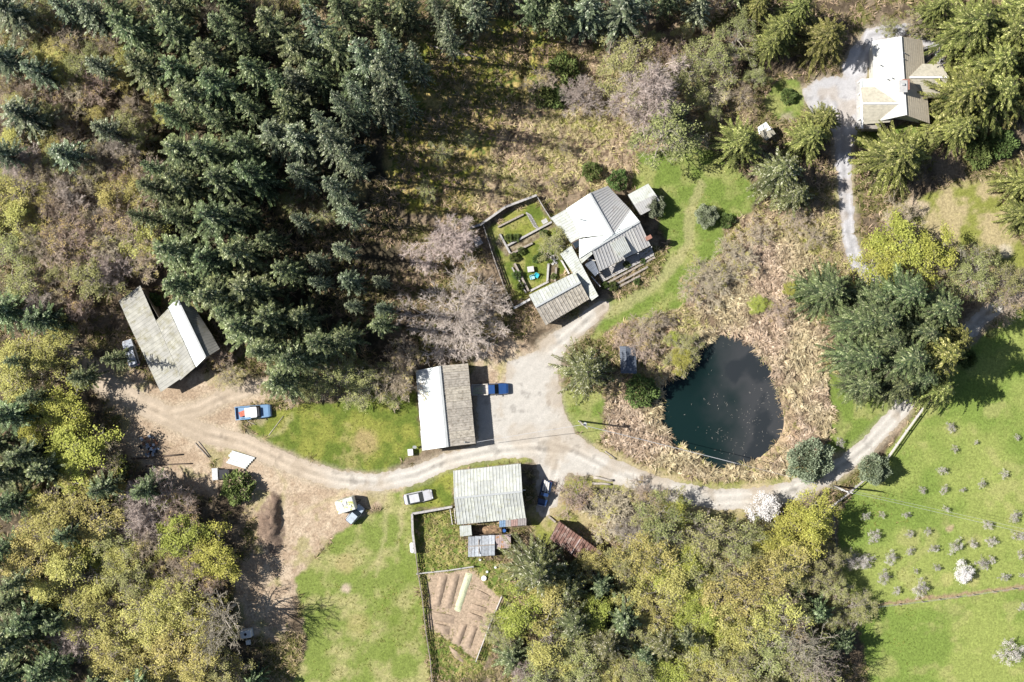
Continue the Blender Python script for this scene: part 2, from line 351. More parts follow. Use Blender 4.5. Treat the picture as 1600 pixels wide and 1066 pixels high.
# sheet: fine in the middle, coarse out to the horizon
STEP = 2.7
gx = np.concatenate([np.array([-30000, -12000, -5000, -2400, -1200, -700, -400, -220]), np.arange(-120, 1722, STEP), np.array([1830, 2000, 2300, 3000, 5000, 12000, 30000])])
gy = np.concatenate([np.array([-30000, -12000, -5000, -2400, -1200, -600, -350, -180]), np.arange(-100, 1170, STEP), np.array([1270, 1500, 1900, 3000, 5000, 12000, 30000])])
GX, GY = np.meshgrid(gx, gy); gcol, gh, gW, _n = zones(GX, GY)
gh = np.where((GX < -150) | (GX > 1750) | (GY < -130) | (GY > 1190), 0, gh)
nxg, nyg = len(gx), len(gy)
V = np.stack([(GX - 800) / 10, (533 - GY) / 10, gh], -1).reshape(-1, 3)
idx = np.arange(nxg * nyg).reshape(nyg, nxg)
F = np.stack([idx[1:, :-1], idx[1:, 1:], idx[:-1, 1:], idx[:-1, :-1]], -1).reshape(-1, 4)
def ground_material(name, s1=9.0, s2=30.0, lo=.55, hi=1.5, bump=.5):
    m = bpy.data.materials.new(name); m.use_nodes = True; t = m.node_tree; N = t.nodes; L = t.links; b = N['Principled BSDF']
    b.inputs['Roughness'].default_value = .95; b.inputs['Specular IOR Level'].default_value = .1
    a = N.new('ShaderNodeAttribute'); a.attribute_name = 'Col'; tc = N.new('ShaderNodeTexCoord')
    n = N.new('ShaderNodeTexNoise'); n.inputs['Scale'].default_value = s1 / 3; n.inputs['Detail'].default_value = 8; n.inputs['Roughness'].default_value = .75; n.inputs['Distortion'].default_value = .6
    L.new(tc.outputs['Object'], n.inputs['Vector'])
    mr = N.new('ShaderNodeMapRange'); mr.inputs[1].default_value = .32; mr.inputs[2].default_value = .68; mr.inputs[3].default_value = lo; mr.inputs[4].default_value = hi
    L.new(n.outputs[0], mr.inputs[0]); vm = N.new('ShaderNodeVectorMath'); vm.operation = 'SCALE'; L.new(a.outputs[0], vm.inputs[0]); L.new(mr.outputs[0], vm.inputs['Scale'])
    L.new(vm.outputs[0], b.inputs['Base Color'])
    nb = N.new('ShaderNodeTexNoise'); nb.inputs['Scale'].default_value = s2 / 4; nb.inputs['Detail'].default_value = 6; L.new(tc.outputs['Object'], nb.inputs['Vector'])
    bp = N.new('ShaderNodeBump'); bp.inputs['Strength'].default_value = bump; bp.inputs['Distance'].default_value = .12
    L.new(nb.outputs[0], bp.inputs['Height']); L.new(bp.outputs[0], b.inputs['Normal']); MAT[name] = m; return m
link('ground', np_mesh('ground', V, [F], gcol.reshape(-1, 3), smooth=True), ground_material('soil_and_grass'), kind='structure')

def clipped_sheet(name, x0, x1, y0, y1, st, field, height, color, m, kind='structure'):
    """real-edged sheet where field < 0"""
    xs = np.arange(x0, x1 + st, st); ys = np.arange(y0, y1 + st, st); X, Y = np.meshgrid(xs, ys)
    f = field(X, Y); H = height(X, Y); nx = len(xs)
    id_ = np.arange(f.size).reshape(f.shape); ins = f < 0
    full = ins[:-1, :-1] & ins[1:, :-1] & ins[:-1, 1:] & ins[1:, 1:]; anyy = ins[:-1, :-1] | ins[1:, :-1] | ins[:-1, 1:] | ins[1:, 1:]
    Q = np.stack([id_[1:, :-1], id_[1:, 1:], id_[:-1, 1:], id_[:-1, :-1]], -1)[full]
    PX = X.ravel().tolist(); PY = Y.ravel().tolist(); FF = f.ravel(); HH = H.ravel()
    extra = []; tris = []; cache = {}; n0 = f.size
    def cut(i, j):
        k = (min(i, j), max(i, j))
        if k not in cache:
            t = FF[k[0]] / (FF[k[0]] - FF[k[1]]); extra.append((PX[k[0]] * (1 - t) + PX[k[1]] * t, PY[k[0]] * (1 - t) + PY[k[1]] * t, HH[k[0]] * (1 - t) + HH[k[1]] * t)); cache[k] = n0 + len(extra) - 1
        return cache[k]
    for (a, b_, c_, d_) in np.stack([id_[1:, :-1], id_[1:, 1:], id_[:-1, 1:], id_[:-1, :-1]], -1)[anyy & ~full].tolist():
        ring = [a, b_, c_, d_]; out = []
        for q in range(4):
            i, j = ring[q], ring[(q + 1) % 4]
            if FF[i] < 0: out.append(i)
            if (FF[i] < 0) != (FF[j] < 0): out.append(cut(i, j))
        for q in range(1, len(out) - 1): tris.append((out[0], out[q], out[q + 1]))
    if extra: E = np.array(extra); PXa = np.concatenate([X.ravel(), E[:, 0]]); PYa = np.concatenate([Y.ravel(), E[:, 1]]); Ha = np.concatenate([HH, E[:, 2]])
    else: PXa, PYa, Ha = X.ravel(), Y.ravel(), HH
    used = np.zeros(len(PXa), bool); used[Q.ravel()] = True
    T = np.array(tris, np.int32).reshape(-1, 3); used[T.ravel()] = True
    mp = np.cumsum(used) - 1
    Vv = np.stack([(PXa - 800) / 10, (533 - PYa) / 10, Ha], -1)[used]
    return link(name, np_mesh(name, Vv, [mp[Q], mp[T]], color(PXa[used], PYa[used]), smooth=True), m, kind=kind)

def road_color(px, py):
    n1 = fbm(px, py, 70, 4, 3); n2 = fbm(px, py, 14, 4, 1); n3 = fbm(px, py, 4, 3, 5)
    _c, _h, Wz, _ = zones(px, py); cl = Wz['cl']; rd = Wz['road']
    base = np.array([.455, .425, .375]); br = np.array([.36, .29, .21]); dk = np.array([.36, .335, .30])
    t = sstep(.45, .65, n1)[..., None]; col = base * (1 - t) + (base * .6 + br * .4) * t
    west = sstep(620, 420, px)[..., None]; col = col * (1 - west) + np.array([.42, .345, .26]) * west
    ne = (sstep(1230, 1280, px) * sstep(480, 400, py))[..., None]; col = col * (1 - ne) + np.array([.42, .41, .41]) * ne
    rut = (np.exp(-((cl - 6) / 2.2) ** 2))[..., None]; col = col * (1 + .20 * rut)
    mid = (np.exp(-(cl / 2.6) ** 2) * sstep(.4, .58, n2))[..., None]; col = col * (1 - .22 * mid)
    pot = sstep(.66, .74, n2)[..., None]; col = col * (1 - .28 * pot); st_ = sstep(.54, .66, fbm(px, py, 40, 4, 6))[..., None]; col = col * (1 - st_) + st_ * (col * .55 + br * .42)
    e = sstep(-4, 0, rd)[..., None]; col = col * (1 - .35 * e) + br * .35 * e
    # curved tyre tracks
    ang = np.sin((px * .55 + py * .83 + 30 * n1) * .42) * .5 + .5; yard = sstep(780, 800, px) * sstep(900, 880, px)
    col = col * (1 + (.06 * (ang - .5) * yard)[..., None]); col = col * (.9 + .2 * n3[..., None]) * (.94 + .12 * n2[..., None])
    return col
ground_material('gravel', 14, 60, .84, 1.16, .25)
clipped_sheet('gravel_driveway', 90, 1640, 20, 830, 2.6, lambda X, Y: zones(X, Y)[2]['road'], lambda X, Y: zones(X, Y)[1] + .02, road_color, MAT['gravel'])

# ------------------------------------------------------------ pond
def water_color(px, py):
    n = fbm(px, py, 45, 5, 2); n2 = fbm(px, py, 12, 4, 0)
    teal = np.array([.006, .017, .016]); scum = np.array([.046, .048, .050]); deep = np.array([.008, .014, .018])
    s = sstep(-50, 50, (px - 1128) + (n - .5) * 90 - (py - 610) * .12)[..., None]
    col = teal * (1 - s) + scum * s; m_ = sstep(.5, .62, n)[..., None] * s; col = col * (1 - m_ * .55) + deep * m_ * .55
    up = (sstep(640, 560, py) * sstep(1120, 1080, px))[..., None]; col = col * (1 - .5 * up)  # shade over the upper left water, put into its colour
    return col
wm = bpy.data.materials.new('pond_water'); wm.use_nodes = True; _t = wm.node_tree; _b = _t.nodes['Principled BSDF']
_a = _t.nodes.new('ShaderNodeAttribute'); _a.attribute_name = 'Col'; _t.links.new(_a.outputs[0], _b.inputs['Base Color'])
_b.inputs['Roughness'].default_value = .12; _b.inputs['IOR'].default_value = 1.33
_n = _t.nodes.new('ShaderNodeTexNoise'); _n.inputs['Scale'].default_value = 3; _n.inputs['Detail'].default_value = 4; _bp = _t.nodes.new('ShaderNodeBump'); _bp.inputs['Strength'].default_value = .06
_tc = _t.nodes.new('ShaderNodeTexCoord'); _t.links.new(_tc.outputs['Object'], _n.inputs['Vector']); _t.links.new(_n.outputs[0], _bp.inputs['Height']); _t.links.new(_bp.outputs[0], _b.inputs['Normal'])
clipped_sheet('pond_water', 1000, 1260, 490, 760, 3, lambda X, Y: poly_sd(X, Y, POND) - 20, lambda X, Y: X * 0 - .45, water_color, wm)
# ------------------------------------------------------------ vegetation builders (vectorised)
def diamonds(p, d, s, fold=0.0):
    """leaf-like quads: base p, length vector d, half-width vector s"""
    return np.stack([p, p + d * .45 + s, p + d, p + d * .45 - s], 1)
def rot_axis_rand(n, rg, el_lo, el_hi):
    a = rg.random(n) * 2 * np.pi; e = np.radians(el_lo + rg.random(n) * (el_hi - el_lo))
    return np.stack([np.cos(a) * np.cos(e), np.sin(a) * np.cos(e), np.sin(e)], -1)
def segs_mesh(P0, P1, R0, R1, C=None):
    """3-sided tapered sticks"""
    n = len(P0); d = P1 - P0; L_ = np.linalg.norm(d, axis=1, keepdims=True) + 1e-9; d = d / L_
    up = np.where(np.abs(d[:, 2:3]) < .9, np.array([[0, 0, 1.]]), np.array([[1., 0, 0]]))
    sx = np.cross(d, up); sx /= np.linalg.norm(sx, axis=1, keepdims=True) + 1e-9; sy = np.cross(sx, d); vs_ = []
    for P_, R_ in ((P0, R0), (P1, R1)):
        for k in range(3):
            a = 2.0944 * k; vs_.append(P_ + (sx * math.cos(a) + sy * math.sin(a)) * R_[:, None])
    V = np.stack(vs_, 1).reshape(-1, 3); b = np.arange(n)[:, None] * 6
    F = np.concatenate([b + np.array([[k, (k + 1) % 3, 3 + (k + 1) % 3, 3 + k]]) for k in range(3)])
    return V, F
def trunk_mesh(name, pts, rs, limbs=()):
    m = MB(); m.tube(pts, rs, 8)
    for lp, lr in limbs: m.tube(lp, lr, 5)
    return m.mesh(name, True)

def conifer(seed, h=20.0, R=3.6, droop=.28, tw=.17, up=.22, dens=1.0, c1=(.045, .085, .055), c2=(.12, .16, .075), c3=(.17, .20, .15)):
    rg = np.random.default_rng(seed); Qs = []; Cs = []; sp0 = []; sp1 = []; sr = []
    z = h * .12; lean = (rg.random(2) - .5) * .4
    while z < h * .985:
        u = (z - h * .12) / (h * .88); Rz = R * (1 - u) ** .62 * (.80 + .20 * min(1, u * 5)); nb = int((5.2 - 1.4 * u) * dens + .3 + .6 * rg.random())
        a0 = rg.random() * 6.28
        for k in range(nb):
            a = a0 + 6.2832 * k / nb + (rg.random() - .5) * .7; Lb = max(.25, Rz * (.50 + .80 * rg.random()) * (1.0 if rg.random() > .08 else .4))
            z0 = z + (rg.random() - .5) * .35; dirx = np.array([math.cos(a), math.sin(a)]); px_ = np.array([-dirx[1], dirx[0]])
            bend = (rg.random() - .5) * .55; bv = .55 + .8 * rg.random()
            nt_ = max(4, int(Lb / .135)); t = (np.arange(nt_) + rg.random(nt_)) / nt_; t = .12 + .88 * t
            upk = up * (.3 + u); zz = z0 + Lb * t * upk - droop * Lb * t * t * (1.25 - .6 * u)
            base = np.stack([lean[0] * u + dirx[0] * Lb * t + px_[0] * bend * Lb * t * t, lean[1] * u + dirx[1] * Lb * t + px_[1] * bend * Lb * t * t, zz], -1)
            for sd in (-1, 1):
                ang = np.radians(38 + 24 * rg.random(nt_)) * sd * (1 - .35 * t); ln = (.22 + .40 * np.sqrt(Lb / 3) * (1 - t) ** .7 * (.5 + t)) * (.75 + .5 * rg.random(nt_))
                dx = dirx[0] * np.cos(ang) - dirx[1] * np.sin(ang); dy = dirx[1] * np.cos(ang) + dirx[0] * np.sin(ang)
                D = np.stack([dx * ln, dy * ln, ln * (-.32 + .28 * (rg.random(nt_) - .3))], -1); wd = tw * (.6 + .6 * rg.random(nt_))
                roll = (rg.random(nt_) - .5) * 1.3
                Sv = np.stack([-dy * wd * np.cos(roll), dx * wd * np.cos(roll), wd * np.sin(roll)], -1) * .5
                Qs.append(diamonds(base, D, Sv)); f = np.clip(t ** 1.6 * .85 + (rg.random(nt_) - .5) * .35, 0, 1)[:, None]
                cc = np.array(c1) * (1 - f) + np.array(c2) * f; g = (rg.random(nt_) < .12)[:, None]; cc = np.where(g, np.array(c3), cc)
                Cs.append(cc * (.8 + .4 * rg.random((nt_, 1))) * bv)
            j0 = np.array([lean[0] * u, lean[1] * u, z0]); j1 = np.array([lean[0] * u + dirx[0] * Lb * .8, lean[1] * u + dirx[1] * Lb * .8, z0 + Lb * .8 * upk - droop * Lb * .64 * (1.25 - .6 * u)])
            sp0.append(j0); sp1.append(j1); sr.append(.012 + .012 * Lb)
        z += (.50 + .24 * rg.random()) * (1.15 - .5 * u) * h / 20
    crown = quad_mesh('crown', np.concatenate(Qs), np.concatenate(Cs))
    sp0 = np.array(sp0); sp1 = np.array(sp1); sr = np.array(sr)
    tv, tf = segs_mesh(sp0, sp1, sr, sr * .4); m = MB(); m.tube([(0, 0, -.3), (lean[0] * .5, lean[1] * .5, h * .5), (lean[0], lean[1], h * .98)], [R * .085, R * .055, .02], 7)
    mv = np.array(m.v); nq = np.array([f for f in m.f if len(f) == 4]) + 0
    V = np.concatenate([mv, tv]); trunk = np_mesh('trunk', V, [nq, tf + len(mv)])
    return trunk, crown

def broadleaf(seed, h=11.0, R=4.5, leaves=3500, twigs=1500, ls=.16, base=.22, up=1.0, c1=(.24, .24, .05), c2=(.42, .38, .09), tc=(.30, .27, .22), flat=.75, tr_=.013, clump=.5, sub=(5, 4), thick=1.0):
    rg = np.random.default_rng(seed); s0 = []; s1 = []; r0 = []; r1 = []; tips = []; dirs = []
    tz = h * base; nl = 7 + int(rg.random() * 3); trunk_segs = MB(); trunk_segs.tube([(0, 0, -.3), (.1, .05, tz), (.15, -.1, h * .62)], [R * .07, R * .055, R * .018], 8); cen = np.array([.1, 0, 0])
    def grow(p, d, L_, r, lvl):
        n = 4; pts = [p]; dd = d.copy()
        for i in range(n):
            dd = dd + (rg.random(3) - .5) * .34 + np.array([0, 0, .07 * up]); dd /= np.linalg.norm(dd); q = pts[-1] + dd * L_ / n; pts.append(q)
            s0.append(pts[-2]); s1.append(q); r0.append(r * (1 - .75 * i / n)); r1.append(r * (1 - .75 * (i + 1) / n))
            if lvl >= 1: tips.append(q); dirs.append(dd.copy())
        if lvl < 2:
            k = sub[lvl]
            for j in range(k):
                t = .28 + .72 * (j + rg.random()) / k; seg = min(n - 1, int(t * n)); q = pts[seg] + (pts[seg + 1] - pts[seg]) * (t * n - seg)
                side = rg.random(3) - .5; side -= side @ dd * dd; side /= np.linalg.norm(side) + 1e-9
                nd = dd * .75 + side * (.75 + .3 * rg.random()); nd /= np.linalg.norm(nd); grow(q, nd, L_ * (.42 + .22 * rg.random()) * (1.15 - .45 * t), r * .5, lvl + 1)
        tips.append(pts[-1]); dirs.append(dd.copy())
    for i in range(nl):
        a = 6.283 * i / nl + rg.random() * .5; e = np.radians(12 + 55 * rg.random()); ln = R * (.78 + .35 * rg.random()) * (1 if e < .9 else .9)
        st = np.array([.1, 0, tz + (h * .5 - tz) * rg.random()]); grow(st, np.array([math.cos(a) * math.cos(e), math.sin(a) * math.cos(e), math.sin(e) * flat]), ln, R * .028 * thick, 0)
    for i in range(3):
        a = rg.random() * 6.28; grow(np.array([.12, 0, h * .5]), np.array([math.cos(a) * .35, math.sin(a) * .35, 1.]), h * .42, R * .02 * thick, 0)
    T = np.array(tips); Dn = np.array(dirs); k = rg.integers(0, len(T), twigs); dv = Dn[k] * .8 + (rg.random((twigs, 3)) - .5) * 1.5 + np.array([0, 0, .12]); dv /= np.linalg.norm(dv, axis=1, keepdims=True)
    ln = (.25 + .75 * rg.random(twigs))[:, None] * R * .15; p0 = T[k]; p1 = p0 + dv * ln
    S0 = np.array(s0); S1 = np.array(s1); R0 = np.maximum(np.array(r0), tr_); R1 = np.maximum(np.array(r1), tr_ * .8)
    big = R0 > R * .012
    tv, tf = segs_mesh(S0[big], S1[big], R0[big], R1[big]); mv = np.array(trunk_segs.v); nq = np.array([f for f in trunk_segs.f if len(f) == 4])
    trunk = np_mesh('trunk', np.concatenate([mv, tv]), [nq, tf + len(mv)])
    A0 = np.concatenate([S0[~big], p0]); A1 = np.concatenate([S1[~big], p1]); q0 = np.concatenate([R0[~big], np.full(twigs, tr_)]); q1 = np.concatenate([R1[~big], np.full(twigs, tr_ * .5)])
    cv, cf = segs_mesh(A0, A1, q0, q1); cc = np.tile(np.array(tc), (len(cv), 1)) * (.75 + .5 * np.repeat(rg.random((len(A0), 1)), 6, axis=0))
    Vs = [cv]; Fs = [cf]; Cc = [cc]
    if leaves:
        nc = max(30, int(leaves / 30)); sc_ = p1[:, 2] / h + .5 * np.hypot(p1[:, 0], p1[:, 1]) / R + .35 * rg.random(twigs); ck = np.argsort(-sc_)[rg.integers(0, int(twigs * .6), nc)]; ci = rg.integers(0, nc, leaves); pk = ck[ci]; cvar = rg.random(nc)
        lp = p1[pk] + rg.normal(0, 1, (leaves, 3)) * ls * 1.5 * np.array([1, 1, .6])
        dv = rot_axis_rand(leaves, rg, -35, 45) * (ls * (.6 + .8 * rg.random(leaves)))[:, None]; sv = np.cross(dv, rot_axis_rand(leaves, rg, 40, 90)); sv /= np.linalg.norm(sv, axis=1, keepdims=True) + 1e-9; sv *= (ls * .36 * (.6 + .8 * rg.random((leaves, 1))))
        Q = diamonds(lp, dv, sv); f = (rg.random((leaves, 1)) * .5 + cvar[ci][:, None] * .5); lc = np.array(c1) * (1 - f) + np.array(c2) * f; cl = np.repeat(lc, 4, axis=0)
        Vs.append(Q.reshape(-1, 3)); Fs.append(np.arange(leaves * 4).reshape(-1, 4) + len(cv)); Cc.append(cl)
    V = np.concatenate(Vs); C_ = np.concatenate(Cc)
    crown = np_mesh('crown', V, [np.concatenate(Fs)], C_); return trunk, crown

def shrub(seed, R=1.6, h=2.6, n=6500, ls=.20, c1=(.04, .085, .045), c2=(.13, .19, .11)):
    rg = np.random.default_rng(seed); d = rot_axis_rand(n, rg, -10, 90); lump = 1 + .22 * np.sin(d[:, 0] * 5 + seed) * np.cos(d[:, 1] * 6) ; r = (.72 + .3 * rg.random(n)) * lump
    p = d * r[:, None] * np.array([R, R, h * .62]) + np.array([0, 0, h * .36]); dv = d * .9 + (rg.random((n, 3)) - .5) * 1.4; dv /= np.linalg.norm(dv, axis=1, keepdims=True); dv *= (ls * (.6 + .8 * rg.random(n)))[:, None]
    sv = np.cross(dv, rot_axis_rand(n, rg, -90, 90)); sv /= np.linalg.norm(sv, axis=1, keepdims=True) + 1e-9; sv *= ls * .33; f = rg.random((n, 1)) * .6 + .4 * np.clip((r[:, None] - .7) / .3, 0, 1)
    crown = quad_mesh('crown', diamonds(p, dv, sv), np.array(c1) * (1 - f) + np.array(c2) * f); m = MB(); m.tube([(0, 0, -.2), (0, 0, h * .5)], [.09, .05], 6)
    for k in range(5):
        a = k * 1.257; m.tube([(0, 0, .1), (math.cos(a) * R * .6, math.sin(a) * R * .6, h * .6)], [.05, .02], 5)
    return m.mesh('trunk'), crown

mat('bark', (.13, .10, .08), .95, nscale=8, namt=.4, bump=.4)
mat('grey_bark', (.42, .375, .32), .95, nscale=8, namt=.3)
mat('needles', (1, 1, 1), .75, attr=True, namt=.25, nscale=.8, rand=.16, spec=.25)
mat('leaves', (1, 1, 1), .75, attr=True, namt=.18, nscale=.6, rand=.12, spec=.15, trans=.08)
mat('twigs', (1, 1, 1), .9, attr=True, namt=.2, nscale=.6, rand=.15, spec=.1)
mat('blossom', (1, 1, 1), .8, attr=True, namt=.08, nscale=2, spec=.1, trans=.2)
mat('straw', (1, 1, 1), .9, attr=True, namt=.2, nscale=.5, spec=.15)

PROTO = {}   # kind -> list of (trunk, crown, h, R)
def proto(kind, fn, seeds, h, R, tm, cm, **k):
    PROTO[kind] = []
    for s_ in seeds:
        t_, c_ = fn(s_, h=h, R=R, **k); t_.materials.append(MAT[tm]); c_.materials.append(MAT[cm]); PROTO[kind].append((t_, c_, h, R))
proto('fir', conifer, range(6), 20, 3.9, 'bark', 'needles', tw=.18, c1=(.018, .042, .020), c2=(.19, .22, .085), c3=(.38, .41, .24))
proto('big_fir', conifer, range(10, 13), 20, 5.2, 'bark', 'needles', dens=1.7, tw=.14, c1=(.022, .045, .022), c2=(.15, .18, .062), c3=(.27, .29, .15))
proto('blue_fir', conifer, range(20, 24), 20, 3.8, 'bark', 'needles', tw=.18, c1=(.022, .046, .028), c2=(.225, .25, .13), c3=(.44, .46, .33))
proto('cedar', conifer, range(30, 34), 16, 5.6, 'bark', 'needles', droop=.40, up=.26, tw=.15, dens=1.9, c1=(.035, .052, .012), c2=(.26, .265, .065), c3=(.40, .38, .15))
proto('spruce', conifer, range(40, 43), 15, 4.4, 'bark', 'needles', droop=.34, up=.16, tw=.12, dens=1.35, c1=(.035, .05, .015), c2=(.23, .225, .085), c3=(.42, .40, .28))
proto('yellow', broadleaf, range(50, 54), 11, 4.5, 'grey_bark', 'leaves', leaves=4800, twigs=1700, ls=.23, c1=(.20, .185, .045), c2=(.60, .55, .19), tc=(.50, .44, .34), tr_=.019)
proto('lime', broadleaf, range(60, 63), 10, 4.2, 'grey_bark', 'leaves', leaves=6000, twigs=1300, ls=.23, c1=(.18, .20, .03), c2=(.54, .54, .13), tc=(.46, .42, .30))
proto('olive', broadleaf, range(70, 73), 10, 4.2, 'grey_bark', 'leaves', leaves=3800, twigs=2200, ls=.20, c1=(.12, .135, .035), c2=(.46, .45, .19), tc=(.46, .41, .32), tr_=.017)
proto('bare', broadleaf, range(80, 84), 11, 5.0, 'grey_bark', 'twigs', leaves=0, twigs=11000, tc=(.49, .42, .36), tr_=.020, sub=(8, 6), thick=.8)
proto('tall_bare', broadleaf, range(86, 88), 15, 5.2, 'grey_bark', 'twigs', leaves=0, twigs=1100, tc=(.40, .35, .28), tr_=.03, sub=(5, 3), thick=1.0, base=.35, up=1.8, flat=1.1)
proto('brown', broadleaf, range(90, 93), 9, 4.2, 'grey_bark', 'twigs', leaves=700, twigs=4200, sub=(6, 5), thick=.8, ls=.15, c1=(.34, .28, .09), c2=(.46, .38, .16), tc=(.47, .385, .29), tr_=.021)
proto('orchard', broadleaf, range(100, 105), 2.6, 1.25, 'grey_bark', 'twigs', leaves=650, twigs=900, ls=.08, c1=(.50, .465, .42), c2=(.66, .62, .57), tc=(.46, .42, .36), tr_=.012, base=.25, flat=.5)
proto('blossom_tree', broadleaf, range(110, 112), 3.2, 1.6, 'grey_bark', 'blossom', leaves=3000, twigs=420, ls=.13, c1=(.72, .68, .64), c2=(.85, .83, .80), tc=(.40, .36, .30), base=.25)
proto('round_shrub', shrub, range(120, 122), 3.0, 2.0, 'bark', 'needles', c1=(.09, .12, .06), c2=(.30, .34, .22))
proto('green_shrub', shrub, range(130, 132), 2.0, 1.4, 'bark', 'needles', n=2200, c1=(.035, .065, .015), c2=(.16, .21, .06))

TREES = []    # (kind, px, py, radius px, height)
def addt(kind, lst, hf=None):
    for t_ in lst:
        px, py, r = t_[:3]; h = t_[3] if len(t_) > 3 else (hf(r) if hf else PROTO[kind][0][2]); TREES.append((kind, px, py, r, h))
fir_h = lambda r: 12 + r * .26 + rnd.random() * 5
addt('fir', [(210,62,32),(238,112,28),(200,18,28),(262,30,26),(290,62,30),(330,92,30),(285,112,28),(352,62,28),(392,72,32),(432,50,32),(472,92,32),(402,122,32),(442,142,36),(350,140,32),(310,162,32),(274,192,28),(340,192,32),(400,182,32),(460,172,32),(502,132,30),(530,92,28),(552,142,28),(545,22,28),(590,15,30),(640,25,30),(602,62,28)], fir_h)
addt('blue_fir', [(582,100,30),(622,90,34),(652,110,26),(605,130,28),(500,60,28),(570,160,24),(470,135,30),(540,175,24),(692,36,22)], fir_h)
addt('fir', [(288,242,34),(340,242,32),(392,232,30),(250,302,32),(300,292,32),(242,342,28),(290,342,32),(342,352,34),(280,392,32),(332,412,34),(300,442,28),(258,268,26),(380,402,34),(352,462,32)], fir_h)
addt('fir', [(352,292,34),(402,282,34),(392,332,30),(400,450,34),(450,430,30),(432,382,24),(365,492,28)], fir_h)
addt('blue_fir', [(432,222,32),(472,222,30),(472,272,26),(515,205,28),(470,345,22),(535,398,19),(500,405,22),(552,440,17),(592,446,16),(505,446,20),(555,478,18),(602,482,15)], fir_h)
addt('fir', [(392,512,36),(432,502,32),(472,492,30),(420,552,42),(470,562,38),(508,540,30),(540,522,26),(590,505,20),(450,588,28)], fir_h)
addt('blue_fir', [(532,225,26),(548,262,24),(536,300,22),(550,342,20),(610,175,22),(640,165,20),(745,22,22),(705,70,20)], lambda r: 26)
addt('fir', [(826,20,26,17),(872,26,24,17),(720,8,20,16)], None)
addt('blue_fir', [(965,26,36,20),(918,22,26,18),(1000,8,28,20),(1060,-14,30,20),(900,-20,30,20),(780,-16,30,20)], None)
addt('cedar', [(1215,52,36,13),(1285,62,42,14),(1245,18,30,13),(1180,12,26,12),(1510,48,54,17),(1562,62,50,17),(1545,104,44,16),(1596,92,42,16),(1500,150,50,16),(1552,150,46,15),(1492,202,34,12),(1592,26,42,16),(1590,150,38,14),(1396,245,58,15),(1154,225,42,13),(1262,218,38,12),(1282,190,32,12),(1598,285,32,10),(1600,335,30,9),(1200,75,28,11),(1455,20,24,12)], None)
addt('spruce', [(1216,272,44,13),(912,580,52,18),(1240,305,34,10),(838,888,56,17),(1045,188,38,10)], None)
addt('big_fir', [(1425,520,44,20),(1372,535,44,20),(1335,505,40,18),(1425,590,40,18),(1345,600,36,15),(1290,456,46,13),(1340,556,48,19),(1398,560,60,22),(1362,500,54,21),(1402,462,52,20),(1450,482,52,21),(1392,600,40,15),(1360,470,36,15)], None)
addt('cedar', [(1450,552,54,22),(1455,604,42,15),(1484,530,36,15)], None)
# lower left wood
addt('fir', [(18,732,38),(52,702,30),(12,790,36),(18,852,36),(32,905,36),(60,965,38),(18,1002,42),(82,1042,42),(152,1056,36),(178,755,34),(28,652,34),(18,482,34),(72,500,32),(10,942,30),(226,765,30),(60,622,30),(112,835,30),(10,1060,36),(220,1062,34),(40,560,30),(80,735,30),(140,590,22),(175,560,20),(105,960,30),(-10,700,30),(-14,880,32),(400,1060,26,8)], lambda r: 9 + r * .2)
addt('blue_fir', [(30,30,36),(152,30,34),(72,122,32),(132,182,34),(42,182,34),(82,232,32),(122,242,30),(18,242,34),(95,60,30),(160,110,28),(180,215,28),(10,100,30),(110,20,28)], lambda r: 11 + r * .15)
addt('fir', [(938,918,34,11),(1066,990,36,12),(800,1030,24,6),(975,970,34,11),(1010,1015,30,10),(1240,912,20,6),(1270,958,24,8),(1310,1000,22,8)], None)
addt('spruce', [(895,965,46,12),(948,1000,44,12),(885,915,40,11),(1032,1000,40,12),(1200,1062,30,9)], None)
# deciduous
addt('yellow', [(60,562,44),(102,545,36),(28,592,38),(20,322,44),(44,352,38),(182,302,30),(90,830,48),(60,870,44),(130,872,48),(148,802,48),(102,782,44),(96,905,38),(250,952,48),(300,1000,52),(268,932,44),(330,1030,44),(200,1022,44),(320,955,48),(232,1044,42),(150,965,42),(1040,922,44),(1130,922,46),(1150,962,46),(1200,962,46),(870,932,46),(862,1000,42),(1180,902,44),(1010,872,42),(1225,870,38)], lambda r: 6 + r * .09)
addt('lime', [(140,702,50),(112,642,40),(70,662,32),(120,725,36),(1240,832,44),(1262,805,36,10),(1090,960,38),(822,960,40),(1080,1010,36),(1205,850,32),(1405,392,46),(1375,412,36),(1438,405,40),(1060,880,36),(930,960,30),(300,965,34),(140,860,30)], lambda r: 5 + r * .08)
addt('olive', [(1035,205,56,12),(985,110,46,10),(532,590,38),(582,604,34),(498,596,28),(190,832,44),(202,902,44),(1100,832,46),(1042,832,46),(1092,882,42),(1150,842,42),(1000,1042,38),(912,1042,42),(852,1048,38),(1150,1032,44),(1100,1002,44),(1200,1012,50),(1250,1032,46),(1280,1055,40),(1522,432,38),(1558,442,32),(1220,890,40),(345,1050,38),(150,432,42),(52,442,42),(22,402,38),(1105,105,40),(1150,60,30),(1075,120,36),(865,382,26,4),(775,985,26),(980,1050,34),(1335,945,30,3.5),(1065,545,28,3),(1120,900,36),(985,880,34)], lambda r: 5 + r * .08)
addt('lime', [(1063,562,17,2.6),(1068,548,12,2.2),(1184,476,15,2),(1235,452,12,1.8),(1050,530,12,2)])
addt('brown', [(1105,432,28,3),(1080,455,24,2.6),(1005,515,26,2.6),(1030,505,22,2.4),(970,520,20,2.2),(1215,485,24,2.6),(1270,370,22,2.6),(1185,370,24,2.6),(1240,340,22,2.4)])
addt('bare', [(714,490,62,7.5), (700,378,46,6),(1012,160,66,13),(240,792,46,9),(985,830,30,5),(910,155,30,5),(60,480,36,8)], None)
